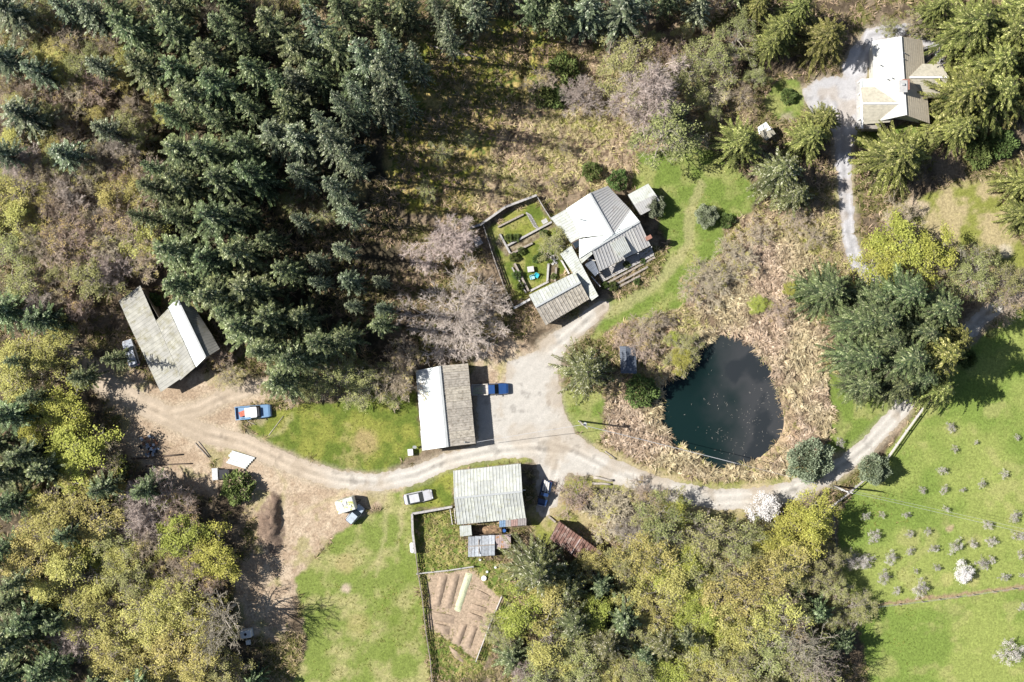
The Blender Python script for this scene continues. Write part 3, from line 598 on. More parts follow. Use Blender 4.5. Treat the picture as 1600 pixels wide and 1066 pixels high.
addt('brown', [(92,392,46),(132,372,46),(202,362,42),(240,402,36),(102,340,40),(60,390,42),(292,800,36),(172,725,34),(240,848,42),(300,880,40),(330,905,30),(150,270,34),(190,330,34),(1140,870,40),(1180,940,38),(1230,985,40),(1210,925,40),(960,800,44,3.5),(905,775,30,2.5),(1400,350,36,4),(1470,400,36,5),(1570,465,40,6),(620,590,34),(640,560,30),(1120,140,36,5),(850,130,30,4),(170,390,40),(1010,770,26,3),(1100,430,40,3.5),(1150,400,34,3),(1000,540,34,3),(345,560,20,4),(360,590,24,4)], lambda r: 5 + r * .08)
addt('yellow', [(246,150,17,4),(252,185,15,3.5),(258,125,14,3.5)])
addt('olive', [(455,318,20,4),(505,338,18,3.5),(690,240,16,3),(730,215,14,3),(670,300,16,3)])
addt('green_shrub', [(806,372,6,1),(815,392,6,1),(803,402,7,1.2),(846,400,7,1.2),(838,405,6,1),(866,432,5,.9),(814,447,6,1.2),(795,372,6,1.2),(808,430,7,1.4),(850,365,6,1)])
addt('tall_bare', [(352,958,46,16),(335,985,36,14),(1252,1002,50,15),(1270,1030,40,13)])
addt('blossom_tree', [(1192,792,24,4.5),(1503,893,15,2.4)])
ORCH = [(1333,875,24),(1534,880,15),(1485,667,12),(1524,691,6),(1491,702,8),(1588,684,8),(1472,736,11),(1568,741,10),(1534,756,11),(1440,767,9),(1475,765,10),(1504,765,7),(1477,795,8),(1416,804,10),(1586,807,14),(1543,819,12),(1420,834,10),(1450,830,9),(1590,838,14),(1491,852,18),(1548,844,13),(1520,849,11),(1458,856,12),(1422,861,10),(1392,871,16),(1593,866,9),(1354,877,18),(1463,886,10),(1550,874,9),(1430,892,7),(1381,901,16),(1569,902,12),(1400,923,10),(1438,920,21),(1596,899,7),(1343,942,20),(1579,1022,30),(1600,946,14),(1378,805,7),(1367,838,16),(1353,807,11),(1313,690,11)]
addt('orchard', [(x, y, r * .64) for x, y, r in ORCH], lambda r: .7 + r * .11)
addt('round_shrub', [(1266,720,29,6.0),(1366,733,21,5.2),(1104,338,15,2.6),(1022,321,15,3.6)])
addt('green_shrub', [(924,268,14,2.6),(966,281,15,2.8),(1003,612,24,3),(958,447,7,1.4),(1530,240,20,2.6),(1566,225,22,2.8),(880,110,24,3),(850,145,20,2.4),(1185,478,10,1.4),(1135,345,12,1.6),(945,446,6,1.2),(979,414,6,1.1),(1253,455,16,2),(372,762,24,3),(1478,150,16,3),(240,470,12,2),(1510,560,14,3),(870,150,18,2),(995,440,5,1),(1004,408,5,.9),(1232,150,12,1.6)])

# the conifers crowd together; the gaps of the broadleaved woods are filled with more of the same kinds
TREES = [(k, x + (rnd.uniform(-7, 7) if k in ('fir', 'blue_fir') else 0), y + (rnd.uniform(-7, 7) if k in ('fir', 'blue_fir') else 0), r * (rnd.choice((.85, 1.1, 1.25, 1.45)) if k in ('fir', 'blue_fir') and not 1280 < x < 1500 else 1.08), h) for (k, x, y, r, h) in TREES]
TREES = [(k, x, y, r, 29 + rnd.random() * 3 if k == 'blue_fir' and 480 < x < 720 and y < 260 else 20 if k == 'blue_fir' and 460 < x < 620 and 330 < y < 500 else h) for (k, x, y, r, h) in TREES]
TREES = [(k, x, y, r * (1.22 if k == 'cedar' and x > 1450 and y < 360 else 1.1 if k == 'fir' and 1280 < x < 1500 else 1), h) for (k, x, y, r, h) in TREES]
TREES = [t_ for t_ in TREES if not (t_[0] in ('fir', 'blue_fir') and 432 < t_[1] < 515 and 298 < t_[2] < 345)]
TREES = [(k, x, y, r * (.86 if 'fir' in k and x < 235 else 1), h) for (k, x, y, r, h) in TREES if not (k == 'blue_fir' and x < 200 and (x, y) != (0, 0) and rnd.random() < .35)]
FILL = [([(-10,270),(230,225),(262,410),(190,460),(60,520),(-10,470)], ['brown','brown','olive','bare','yellow'], 36, (26,40)),
        ([(60,770),(300,800),(360,880),(360,1070),(150,1070),(100,900)], ['yellow','olive','yellow','brown','lime','bare'], 42, (24,42)),
        ([(850,905),(960,860),(1000,800),(1180,815),(1300,830),(1312,1000),(1290,1070),(800,1070),(800,990)], ['yellow','olive','yellow','lime','bare'], 44, (24,40)),
        ([(-10,-10),(230,-10),(225,250),(-10,260)], ['brown','olive','yellow','brown'], 40, (22,34)),
        ([(980,50),(1180,60),(1190,170),(1100,200),(1060,100)], ['brown','olive'], 36, (14,24)),
        ([(410,590),(640,575),(640,600),(420,625)], ['brown','olive'], 26, (12,20)),
        ([(250,-10),(480,-10),(470,30),(260,25)], ['brown','olive','fir'], 40, (18,30)),
        ([(640,-10),(1200,-10),(1180,20),(640,14)], ['blue_fir','fir','brown'], 40, (22,30)),
        ([(1440,360),(1600,420),(1560,480),(1480,440)], ['brown','olive'], 36, (16,26)),
        ([(1180,800),(1310,850),(1310,1000),(1230,900)], ['olive','brown'], 34, (18,30)),
        ([(1310,30),(1500,30),(1490,60),(1440,50),(1340,44)], ['olive','brown'], 30, (16,22)), ([(880,300),(760,340),(800,230),(900,200)], ['brown'], 60, (8,14))]
KEEP = [(215, 455), (240, 480), (1192, 792), (1333, 875), (643, 706), (387, 990), (235, 700), (423, 820), (250, 720), (206, 552), (905, 850), (715, 300), (812, 380), (780, 960), (1197, 204)]
def in_poly(x, y, p):
    return poly_sd(np.array([float(x)]), np.array([float(y)]), p)[0] < 0
for poly, kinds, sp_, (ra, rb) in FILL:
    xs_ = [p[0] for p in poly]; ys_ = [p[1] for p in poly]
    for _ in range(int((max(xs_) - min(xs_)) * (max(ys_) - min(ys_)) / sp_ ** 2 * 4)):
        x, y = rnd.uniform(min(xs_), max(xs_)), rnd.uniform(min(ys_), max(ys_))
        if not in_poly(x, y, poly) or min(math.hypot(x - t_[1], y - t_[2]) for t_ in TREES) < sp_ * .62: continue
        if min(math.hypot(x - a_, y - b_) for a_, b_ in KEEP) < 36: continue
        r = rnd.uniform(ra, rb); k = rnd.choice(kinds); TREES.append((k, x, y, r, (9 + r * .15) if 'fir' in k else 2.2 + r * .14))

# labels that single each tree out: looks, then place by landmark and rank
LM = {'the dead stem': (324, 42), 'the long dead trunk': (712, 82), 'the orchard corner post': (1350, 946), 'the hut among cedars': (1197, 206), 'the mossy barn': (250, 540), 'the two-toned barn': (697, 637), 'the cream ribbed-roof barn': (765, 775), 'the rusty red roof': (905, 850), 'the pond': (1128, 627),
      'the white-roofed farmhouse': (935, 360), 'the farmhouse garage': (875, 465), 'the cream-roofed house': (1408, 125), 'the vegetable plot': (722, 960), 'the lawn pickup': (397, 643),
      'the dark pond shed': (982, 562), 'the top left corner': (0, 0), 'the bottom left corner': (0, 1066), 'the bottom right corner': (1600, 1066), 'the dirt mound': (422, 820), 'the pale sheet stack': (376, 720),
      'the rail fence': (1415, 670), 'the leaning utility pole': (1320, 768), 'the white tank': (386, 990), 'the mossy clearing': (710, 200), 'the scrap heap': (238, 702)}
DESC = {'big_fir': ('dense broad fir', 'fir tree'), 'fir': ('dark green fir', 'fir tree'), 'blue_fir': ('grey-green fir', 'fir tree'), 'cedar': ('olive green cedar', 'cedar tree'), 'spruce': ('pale-tipped spruce', 'spruce tree'),
        'yellow': ('yellow budding tree', 'tree'), 'lime': ('lime green tree', 'tree'), 'olive': ('sparse olive-grey tree', 'tree'), 'bare': ('bare grey tree', 'tree'), 'tall_bare': ('tall leafless tree', 'tree'), 'brown': ('bare brown tree', 'tree'),
        'orchard': ('pale fruit tree', 'fruit tree'), 'blossom_tree': ('white blossoming tree', 'fruit tree'), 'round_shrub': ('rounded grey-green shrub', 'shrub'), 'green_shrub': ('small bright green shrub', 'shrub')}
NAME = {'big_fir': 'fir_tree', 'fir': 'fir_tree', 'blue_fir': 'fir_tree', 'cedar': 'cedar_tree', 'spruce': 'spruce_tree', 'yellow': 'budding_tree', 'lime': 'leafing_tree', 'olive': 'sparse_tree', 'bare': 'bare_tree', 'tall_bare': 'bare_tree', 'brown': 'bare_tree', 'orchard': 'fruit_tree', 'blossom_tree': 'blossoming_tree', 'round_shrub': 'shrub', 'green_shrub': 'shrub'}
GRP = {'big_fir': 'dense broad firs right of the pond', 'fir': 'dark green firs in the woods', 'blue_fir': 'grey-green firs in the woods', 'cedar': 'cedars around the houses', 'spruce': 'pale-tipped spruces', 'yellow': 'yellow budding trees', 'lime': 'lime green trees', 'olive': 'sparse olive trees',
       'bare': 'bare grey trees', 'tall_bare': 'tall leafless trees', 'brown': 'bare brown trees', 'orchard': 'fruit trees of the orchard', 'blossom_tree': 'blossoming trees', 'round_shrub': 'rounded shrubs', 'green_shrub': 'small green shrubs'}
_O = ['nearest', 'second', 'third', 'fourth', 'fifth', 'sixth', 'seventh', 'eighth', 'ninth', 'tenth', 'eleventh', 'twelfth', 'thirteenth', 'fourteenth', 'fifteenth', 'sixteenth', 'seventeenth', 'eighteenth', 'nineteenth', 'twentieth']
_O += ['twenty-' + q for q in ['first'] + _O[1:9]] + ['thirtieth'] + ['thirty-' + q for q in ['first'] + _O[1:9]] + ['fortieth'] + ['forty-' + q for q in ['first'] + _O[1:9]] + ['fiftieth'] + ['fifty-' + q for q in ['first'] + _O[1:9]]
ORD = [q if q == 'nearest' else q + ' nearest' for q in _O]
def direction(dx, dy):
    a = math.degrees(math.atan2(-dy, dx)) % 360; return ['right of', 'above and right of', 'above', 'above and left of', 'left of', 'below and left of', 'below', 'below and right of'][int((a + 22.5) // 45) % 8]
def make_labels():
    bk = {}
    for i, (k, px, py, r, h) in enumerate(TREES):
        cand = sorted(((math.hypot(px - x, py - y), n, px - x, py - y) for n, (x, y) in LM.items()))[0]
        d_ = direction(cand[2], cand[3]) if cand[0] > 18 else 'beside'
        d_ = d_ if 'corner' not in cand[1] else 'from'
        bk.setdefault((DESC[k][0], cand[1], d_), []).append((cand[0], i, r))
    lab = {}
    for (ds, lm, d_), L_ in bk.items():
        L_.sort(); rs_ = [q[2] for q in L_]
        for j, (dist, i, r) in enumerate(L_):
            size = ''
            if len(L_) > 1 and r == max(rs_) and rs_.count(r) == 1: size = 'broadest '
            o_ = ORD[j] if len(L_) > 1 else 'alone'
            if d_ == 'from': lab[i] = f'{size}{ds}, {ORD[j].replace(" nearest", "")} one out from {lm} of the photo' if j else f'{size}{ds} nearest {lm} of the photo'
            elif len(L_) == 1: lab[i] = f'the only {ds} just {d_} {lm}'
            else: lab[i] = f'{size}{ds}, {o_} of those {d_} {lm}'
    return lab
LABELS = make_labels()
def plant(i, kind, px, py, r, h):
    v = PROTO[kind][rnd.randrange(len(PROTO[kind]))]; t_, c_, h0, R0 = v
    zc = h * .42; k = (CAM_H - zc) / CAM_H; x, y = XY(px, py, zc)
    gz = ground_cache.get(i, 0.0)
    e = thing(NAME[kind], LABELS[i], DESC[kind][1], (x, y, gz), rnd.random() * 6.283, GRP[kind]); s_ = r / 10 * k / R0
    e.scale = (s_ * (.93 + .14 * rnd.random()), s_ * (.93 + .14 * rnd.random()), h / h0)
    a = link('trunk', t_, None, e); b = link('crown', c_, None, e)
    return e
_tp = np.array([(t[1], t[2]) for t in TREES], float); _tz = zones(800 + (_tp[:, 0] - 800) * .94, 533 + (_tp[:, 1] - 533) * .94)[1]
ground_cache = {i: float(min(_tz[i], .3)) - .05 for i in range(len(TREES))}
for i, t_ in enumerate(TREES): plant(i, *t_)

# ------------------------------------------------------------ ground cover that nobody could count
def bunches(n_try, weight, seed, nb, L_, W_, cols, up=(15, 60), spread=.5, arch=.5, curl=0.0, region=(-20, 1620, -20, 1086)):
    rg = np.random.default_rng(seed); x = region[0] + rg.random(n_try) * (region[1] - region[0]); y = region[2] + rg.random(n_try) * (region[3] - region[2])
    c_, h_, Wz, ns = zones(x, y); w_ = weight(x, y, Wz, ns); k = rg.random(n_try) < w_; x, y, h_ = x[k], y[k], h_[k]; n = len(x)
    X = np.repeat((x - 800) / 10, nb) + (rg.random(n * nb) - .5) * .25; Y = np.repeat((533 - y) / 10, nb) + (rg.random(n * nb) - .5) * .25; Z = np.repeat(h_, nb) - .03; N_ = n * nb
    a = np.repeat(rg.random(n) * 6.283, nb) + (rg.random(N_) - .5) * 2 * math.pi * spread; e = np.radians(up[0] + rg.random(N_) * (up[1] - up[0])); l = L_ * (.5 + .9 * rg.random(N_)); wd = W_ * (.6 + .8 * rg.random(N_))
    p = np.stack([X, Y, Z], -1); d = np.stack([np.cos(a) * np.cos(e), np.sin(a) * np.cos(e), np.sin(e)], -1); q = p + d * (l * .55)[:, None]
    e2 = e * (1 - arch) - arch * .35; a2 = a + (rg.random(N_) - .5) * curl; d2 = np.stack([np.cos(a2) * np.cos(e2), np.sin(a2) * np.cos(e2), np.sin(e2)], -1); r_ = q + d2 * (l * .55)[:, None]
    s = np.stack([-np.sin(a), np.cos(a), (rg.random(N_) - .5)], -1) * wd[:, None] * .5
    V = np.stack([p - s * .6, p + s * .6, q + s, q - s, r_], 1).reshape(-1, 3); b = np.arange(N_)[:, None] * 5
    f = np.repeat(rg.random(n), nb) * .6 + rg.random(N_) * .4; cols = np.array(cols); kk = np.clip((f * (len(cols) - 1)), 0, len(cols) - 1.001); i0 = kk.astype(int); C_ = cols[i0] * (1 - (kk - i0))[:, None] + cols[i0 + 1] * (kk - i0)[:, None]
    tn = np.repeat(fbm(x, y, 55, 3, 6), nb)[:, None]; tn = np.clip((tn - .38) / .24, 0, 1); br_ = .72 + .56 * np.repeat(fbm(x, y, 18, 3, 7), nb)[:, None]; C_ = C_ * (np.array([1.03, .97, .98]) * (1 - tn) + np.array([.99, 1.01, .86]) * tn) * br_
    return V, b + np.array([[0, 1, 2, 3]]), b + np.array([[3, 2, 4]]), np.repeat(C_, 5, axis=0)
def cover(name, label, *a, m='straw', cat='plants', **k):
    V, Q, T, C_ = bunches(*a, **k); o = link(name, np_mesh(name, V, [Q, T], C_), MAT[m], kind='stuff'); tag(o, label, cat); return o
inb = lambda W, ns: sstep(3, 10, W['road'])
cover('dry_reeds', 'mat of dry tan reeds bent over all round the pond', 13000, lambda x, y, W, ns: W['reed'] * (.35 + .65 * sstep(.40, .56, ns[1])), 1, 13, 1.0, .12, [(.14,.10,.07),(.36,.28,.19),(.55,.45,.32),(.70,.60,.46)], cat='reeds', up=(5, 65), spread=.28, arch=.8, curl=1.6, region=(930, 1320, 360, 770))
cover('brambles', 'tangle of dry brown brambles and dead grass over the rough ground', 95000, lambda x, y, W, ns: W['brush'] * (1 - W['reed']) * (1 - W['lawn']) * (.4 + .6 * sstep(.4, .6, ns[3])) * inb(W, ns), 2, 9, .85, .075, [(.14,.09,.06),(.38,.29,.19),(.56,.46,.31),(.40,.37,.13),(.17,.20,.05)], cat='brambles', up=(5, 70), spread=.5, arch=.5, curl=1.2)
cover('forest_undergrowth', 'low brown and green undergrowth on the floor of the woods', 75000, lambda x, y, W, ns: (1 - W['brush']) * (1 - W['lawn']) * (1 - W['dirt']) * (1 - W['reed']) * sstep(.36, .6, ns[3]) * inb(W, ns) * sstep(10, 14, W['pond']), 3, 7, .85, .09, [(.06,.08,.02),(.16,.15,.05),(.36,.27,.18),(.54,.43,.30)], cat='undergrowth', up=(5, 65), spread=.5, arch=.5)
cover('rough_grass', 'uneven tufts of green and straw grass on the lawns and field', 60000, lambda x, y, W, ns: W['lawn'] * sstep(.50, .66, ns[1]) * (x < 1430) * inb(W, ns), 4, 6, .22, .05, [(.09,.14,.02),(.20,.22,.05),(.34,.30,.12)], cat='grass', up=(25, 80), spread=.5, arch=.4)
cover('tall_weeds', 'tall green weeds in the fenced pens beside the cream roofed barn', 2200, lambda x, y, W, ns: sstep(2, -2, poly_sd(x, y, Z_LAWN['pen'])) * sstep(-3, 2, poly_sd(x, y, Z_DIRT[3])), 5, 10, .55, .08, [(.08,.14,.02),(.18,.22,.05),(.34,.29,.12),(.40,.34,.20)], cat='weeds', up=(10, 70), spread=.5, arch=.6, region=(640, 810, 780, 1066))
# floating bits on the pond
rg = np.random.default_rng(5); n = 700; fx_ = 1040 + rg.random(n) * 180; fy_ = 530 + rg.random(n) * 195
k = (poly_sd(fx_, fy_, POND) < -6) & (rg.random(n) < sstep(1080, 1160, fx_) * sstep(.42, .6, fbm(fx_, fy_, 30, 3, 4)) + .03); fx_, fy_ = fx_[k], fy_[k]; n = len(fx_); a = rg.random(n) * 6.283; l = .10 + .38 * rg.random(n) ** 2
p = np.stack([(fx_ - 800) / 10, (533 - fy_) / 10, np.full(n, -.43)], -1); d = np.stack([np.cos(a) * l, np.sin(a) * l, 0 * a], -1); s = np.stack([-np.sin(a), np.cos(a), .2 + 0 * a], -1) * .022
o = link('floating_reeds', quad_mesh('floating_reeds', diamonds(p, d, s), np.tile([[.30, .28, .24]], (n, 1)) * (.6 + .6 * rg.random((n, 1)))), MAT['straw'], kind='stuff'); tag(o, 'pale broken reeds floating on the dark pond', 'reeds')
# ------------------------------------------------------------ buildings
mat('white_metal_roof', (.66, .69, .66), .42, nscale=1.1, namt=.10, dirt=(.42, .43, .38), dirt_lo=.56, dirt_hi=.8, spec=.5)
mat('cream_metal_roof', (.50, .51, .47), .5, nscale=.9, namt=.12, dirt=(.36, .35, .22), dirt_lo=.52, dirt_hi=.74, spec=.4)
mat('mossy_metal_roof', (.335, .325, .285), .65, nscale=.8, namt=.2, dirt=(.20, .18, .09), dirt_scale=.55, dirt_lo=.5, dirt_hi=.72, spec=.3)
mat('grey_metal_roof', (.58, .565, .54), .5, nscale=1.2, namt=.12, dirt=(.32, .29, .25), dirt_lo=.5, dirt_hi=.75, spec=.4)  # also for slopes turned from the sun, their shade put into the colour
mat('weathered_tan_roof', (.50, .45, .375), .7, nscale=1.4, namt=.22, dirt=(.24, .20, .15), dirt_scale=1.8, dirt_lo=.5, dirt_hi=.66)  # weathered tan, with the shade of slopes turned from the sun in it
mat('shingle_roof', (.50, .46, .36), .85, nscale=2.2, namt=.14, dirt=(.33, .31, .24), dirt_scale=1.5, dirt_lo=.52, dirt_hi=.72)
mat('dark_metal_roof', (.09, .105, .13), .5, nscale=2, namt=.2, spec=.4)
mat('porch_metal', (.36, .39, .36), .5, nscale=2, namt=.12)
mat('rusty_roof', (.17, .095, .075), .85, nscale=1.6, namt=.3, dirt=(.36, .29, .25), dirt_scale=1.1, dirt_lo=.5, dirt_hi=.66)
mat('fibreglass', (.45, .465, .43), .45, nscale=1.5, namt=.1, dirt=(.30, .30, .20), dirt_lo=.5, dirt_hi=.75)
mat('wall_boards', (.30, .27, .23), .85, nscale=3, namt=.2)
mat('wall_cream', (.55, .52, .45), .8, nscale=3, namt=.1)
mat('trim_white', (.72, .72, .70), .6, nscale=5, namt=.05)
mat('old_wood', (.30, .26, .22), .9, nscale=5, namt=.3)
mat('grey_wood', (.38, .36, .34), .9, nscale=4, namt=.25)
mat('dark_wood', (.12, .09, .07), .9, nscale=5, namt=.3)
mat('brick', (.30, .15, .11), .9, nscale=9, namt=.25)
mat('concrete', (.42, .41, .39), .9, nscale=3, namt=.12)
mat('window_glass', (.03, .04, .05), .08, nscale=3, namt=0, spec=.6)
mat('flashing', (.40, .41, .40), .4, nscale=3, namt=.1, spec=.5)
mat('soil', (.33, .25, .18), .95, nscale=2.5, namt=.25, bump=.6, bscale=12)
mat('straw_mulch', (.50, .52, .34), .95, nscale=6, namt=.2, bump=.5, bscale=20)

def panel(A, B, C, D, rib=.42, rh=.05, th=.05, jag=0.0, seed=0, style='rib'):
    """sloping roof sheet: A->B along the eave, D->C along the ridge (A below D). Raised ribs run from eave to ridge"""
    A, B, C, D = map(Vector, (A, B, C, D)); L_ = max((B - A).length, (C - D).length); n = max(2, int(L_ / rib)); r = random.Random(seed)
    nrm = (B - A).cross(D - A).normalized()
    if nrm.z < 0: nrm = -nrm
    prof = []
    for i in range(n):
        if style == 'rib': prof += [(i / n, 0), ((i + .70) / n, 0), ((i + .78) / n, rh), ((i + .92) / n, rh)]
        elif style == 'wave': prof += [(i / n, 0), ((i + .5) / n, rh)]
        else: prof += [(i / n, 0)]
    prof.append((1, 0)); vs_ = []; off = 0
    m = len(prof)
    for row in range(2):
        for i, (t, h_) in enumerate(prof):
            if i % 4 == 0: off = (r.random() - .5) * jag
            p = (A.lerp(B, t) if row == 0 else D.lerp(C, t))
            if row == 0 and jag: p = p + (A.lerp(B, t) - D.lerp(C, t)).normalized() * off
            vs_.append(p + nrm * h_)
    vs_ += [v - nrm * th for v in (A, B, C, D)]
    fs = [(i, i + 1, m + i + 1, m + i) for i in range(m - 1)]; k = 2 * m
    fs += [(k + 3, k + 2, k + 1, k)]
    fs += [tuple(range(m))[::-1] + (k, k + 1), tuple(range(m, 2 * m)) + (k + 2, k + 3), (0, m, k + 3, k), (m - 1, k + 1, k + 2, 2 * m - 1)]
    return MB().add(vs_, fs)
def tints(m, n=3, amt=.07):
    out = [MAT[m]]; r = random.Random(len(m))
    for k in range(1, n):
        c_ = MAT[m].copy(); c_.name = m; 
        for nd in c_.node_tree.nodes:
            if nd.type == 'RGB': v = nd.outputs[0].default_value; f = 1 + amt * (1 if k % 2 else -1.4); nd.outputs[0].default_value = (v[0] * f, v[1] * f, v[2] * f * (.97 if k % 2 else 1.0), 1)
            if nd.type == 'TEX_NOISE': nd.inputs['Scale'].default_value *= 1 + .3 * k
        out.append(c_)
    return out
TINT = {}
def sheets(t, name, m, A, B, C, D, w_=1.6, label=None, seed=0, **k):
    """a slope laid in separate sheets from eave to ridge, joints and ends slightly uneven"""
    if m not in TINT: TINT[m] = tints(m)
    A, B, C, D = map(Vector, (A, B, C, D)); n = max(1, round(max((B - A).length, (C - D).length) / w_)); r = random.Random(seed)
    sl = t if not label else tag(link(name, None, None, t), label)
    for i in range(n):
        a, b = A.lerp(B, i / n), A.lerp(B, (i + 1) / n - .0015); c_, d_ = D.lerp(C, (i + 1) / n - .0015), D.lerp(C, i / n); e = (A - D).normalized() * r.uniform(-.03, .05); dz = Vector((0, 0, r.uniform(0, .02)))
        o = panel(a + e + dz, b + e + dz, c_ + dz, d_ + dz, seed=seed + i, **k).build('roof_sheet', TINT[m][r.randrange(3)], sl)
    return sl
def shingled(A, B, C, D, row=.45, th=.06, seed=0):
    """sloping roof of overlapping shingle courses"""
    A, B, C, D = map(Vector, (A, B, C, D)); n = max(2, int((D - A).length / row)); mb = MB(); nrm = (B - A).cross(D - A).normalized()
    if nrm.z < 0: nrm = -nrm
    for i in range(n):
        a, b = A.lerp(D, i / n), B.lerp(C, i / n); c_, d_ = B.lerp(C, (i + 1) / n), A.lerp(D, (i + 1) / n)
        top = [a + nrm * .035, b + nrm * .035, c_ + nrm * .004, d_ + nrm * .004]; bot = [v - nrm * th for v in (a, b, c_, d_)]
        mb.add([tuple(v) for v in top + bot], [(0, 1, 2, 3), (7, 6, 5, 4), (0, 4, 5, 1), (1, 5, 6, 2), (2, 6, 7, 3), (3, 7, 4, 0)])
    return mb
def ring_walls(ring, inset=.25, drop=.12, th=.15, z0=-.3):
    """ring: list of (x,y,ztop). solid walls with thickness"""
    cx = sum(p[0] for p in ring) / len(ring); cy = sum(p[1] for p in ring) / len(ring); mb = MB(); n = len(ring)
    def ins(p, d):
        dx, dy = cx - p[0], cy - p[1]; l = math.hypot(dx, dy); return (p[0] + dx / l * d, p[1] + dy / l * d)
    for i in range(n):
        a, b = ring[i], ring[(i + 1) % n]; ao, bo = ins(a, inset), ins(b, inset); ai, bi = ins(a, inset + th), ins(b, inset + th)
        za, zb = a[2] - drop, b[2] - drop
        mb.add([(*ao, z0), (*bo, z0), (*bi, z0), (*ai, z0), (*ao, za), (*bo, zb), (*bi, zb - .01), (*ai, za - .01)], [(0, 1, 5, 4), (1, 2, 6, 5), (2, 3, 7, 6), (3, 0, 4, 7), (4, 5, 6, 7), (3, 2, 1, 0)])
    return mb
def on_wall(parent, name, a, b, t, z, w_, h_, m, inset=.25, out=.04, sub=None):
    """door or window leaf proud of the wall running from a to b (world xy)"""
    a = Vector((a[0], a[1])); b = Vector((b[0], b[1])); d = (b - a); L_ = d.length; d.normalize(); nr = Vector((d.y, -d.x)); p = a + d * L_ * t
    ang = math.atan2(d.y, d.x)
    fr = MB()
    for sx in (-1, 1): fr.box((p.x + d.x * sx * (w_ / 2 + .04), p.y + d.y * sx * (w_ / 2 + .04), z), (.08, .14, h_ + .16), ang)
    for sz in (-1, 1): fr.box((p.x, p.y, z + sz * (h_ / 2 + .04)), (w_ - .005, .14, .08), ang)
    o = MB().box((p.x, p.y, z), (w_, .08, h_), ang).build(name, m, parent)
    fr.build('frame', MAT['trim_white'], o)
    return o
def inset_pt(ring, p, d):
    cx = sum(q[0] for q in ring) / len(ring); cy = sum(q[1] for q in ring) / len(ring); dx, dy = cx - p[0], cy - p[1]; l = math.hypot(dx, dy); return (p[0] + dx / l * d, p[1] + dy / l * d)
def ridge_cap(a, b, w_=.35, up=.07):
    a = Vector(a); b = Vector(b); m = MB(); m.beam(a + Vector((0, 0, up)), b + Vector((0, 0, up)), w_, .05); return m

# 1. left barn -------------------------------------------------
t = thing('long_barn', 'long mossy grey barn with a bright white upper roof strip, left side of the photo', 'barn')
g = [P(185, 470, 2.8), P(251, 613, 2.8), P(281, 592, 3.4), P(305, 574, 3.9), P(320, 559, 5.6), P(343, 547, 4.0), P(318, 500, 4.0), P(283, 473, 5.6), P(262, 482, 3.9), P(244, 497, 3.4), P(220, 446, 3.4)]
wl = [P(187, 472, 2.8), P(251, 609, 2.8), P(303, 573, 3.85), P(319, 558, 5.5), P(340, 547, 4.0), P(287, 480, 4.0), P(266, 486, 3.8), P(247, 497, 3.4), P(221, 451, 3.3)]
ring_walls(wl, .2, .2).build('wall', MAT['wall_boards'], t)
sheets(t, 'roof_slope', 'mossy_metal_roof', P(251, 613, 2.8), P(185, 470, 2.8), P(219, 446, 3.5), P(283, 591, 3.5), rib=.5, rh=.03, seed=1, w_=1.9)
sheets(t, 'roof_slope', 'mossy_metal_roof', P(282, 594, 3.42), P(242, 503, 3.42), P(263, 482, 3.95), P(305, 574, 3.95), rib=.4, rh=.03, seed=2, w_=1.9)
a = panel(P(306, 574, 4.0), P(263, 480, 4.0), P(277, 466, 5.7), P(321, 559, 5.7), rib=.5, rh=.04, jag=.12, seed=3).build('roof_panel', MAT['white_metal_roof'], t); tag(a, 'bright white upper roof slope')
panel(P(344, 545, 4.0), P(303, 480, 4.0), P(278, 466, 5.68), P(321.5, 559, 5.68), rib=.5, rh=.03, jag=.2, seed=4).build('roof_panel', MAT['mossy_metal_roof'], t)  # far side of the white slope, its shade painted as mossy grey
ridge_cap(P(277, 467, 5.72), P(321, 558, 5.72), .3).build('ridge_cap', MAT['flashing'], t)
box('barn_door', MAT['dark_wood'], t, tuple(Vector(P(283, 588, 0)) + Vector((-.15, .15, 1.4))), (3.4, .1, 2.8), math.atan2(-(559 - 609), 319 - 251))

# 2. middle barn -----------------------------------------------
t = thing('two_toned_barn', 'big barn with one white and one tan roof slope beside the gravel yard', 'barn')
e1, e2 = (650, 579), (660, 704); r1, r2 = (686.5, 572), (699, 698.5); f1, f2 = (731, 568), (743, 693.5)
sheets(t, 'roof_slope', 'white_metal_roof', P(*e2, 3.2), P(*e1, 3.2), P(*r1, 4.7), P(*r2, 4.7), rib=.45, rh=.03, seed=5)
sheets(t, 'roof_slope', 'weathered_tan_roof', P(*f1, 3.2), P(*f2, 3.2), P(*r2, 4.68), P(*r1, 4.68), rib=.34, rh=.06, seed=6, w_=1.1)
ridge_cap(P(*r1, 4.74), P(*r2, 4.74), .4).build('ridge_cap', MAT['flashing'], t)
ring = [P(*e1, 3.2), P(*e2, 3.2), P(*r2, 4.7), P(*f2, 3.2), P(*f1, 3.2), P(*r1, 4.7)]
ring_walls(ring, .3).build('wall', MAT['wall_boards'], t)
A_, B_ = inset_pt(ring, P(*f2, 3.2), .28), inset_pt(ring, P(*f1, 3.2), .28)
for q in (.15, .38, .62, .86): on_wall(t, 'barn_door', A_, B_, q, 1.25, 2.3, 2.5, MAT['dark_wood'])
A_, B_ = inset_pt(ring, P(*e1, 3.2), .28), inset_pt(ring, P(*e2, 3.2), .28)
for q in (.25, .75): on_wall(t, 'window', A_, B_, q, 1.7, 1.2, .9, MAT['window_glass'])
MB().tube([P(732, 692, 3.35), P(726, 691, 3.9), P(725.5, 691, 4.3)], .09, 8).build('flue_pipe', MAT['flashing'], t)

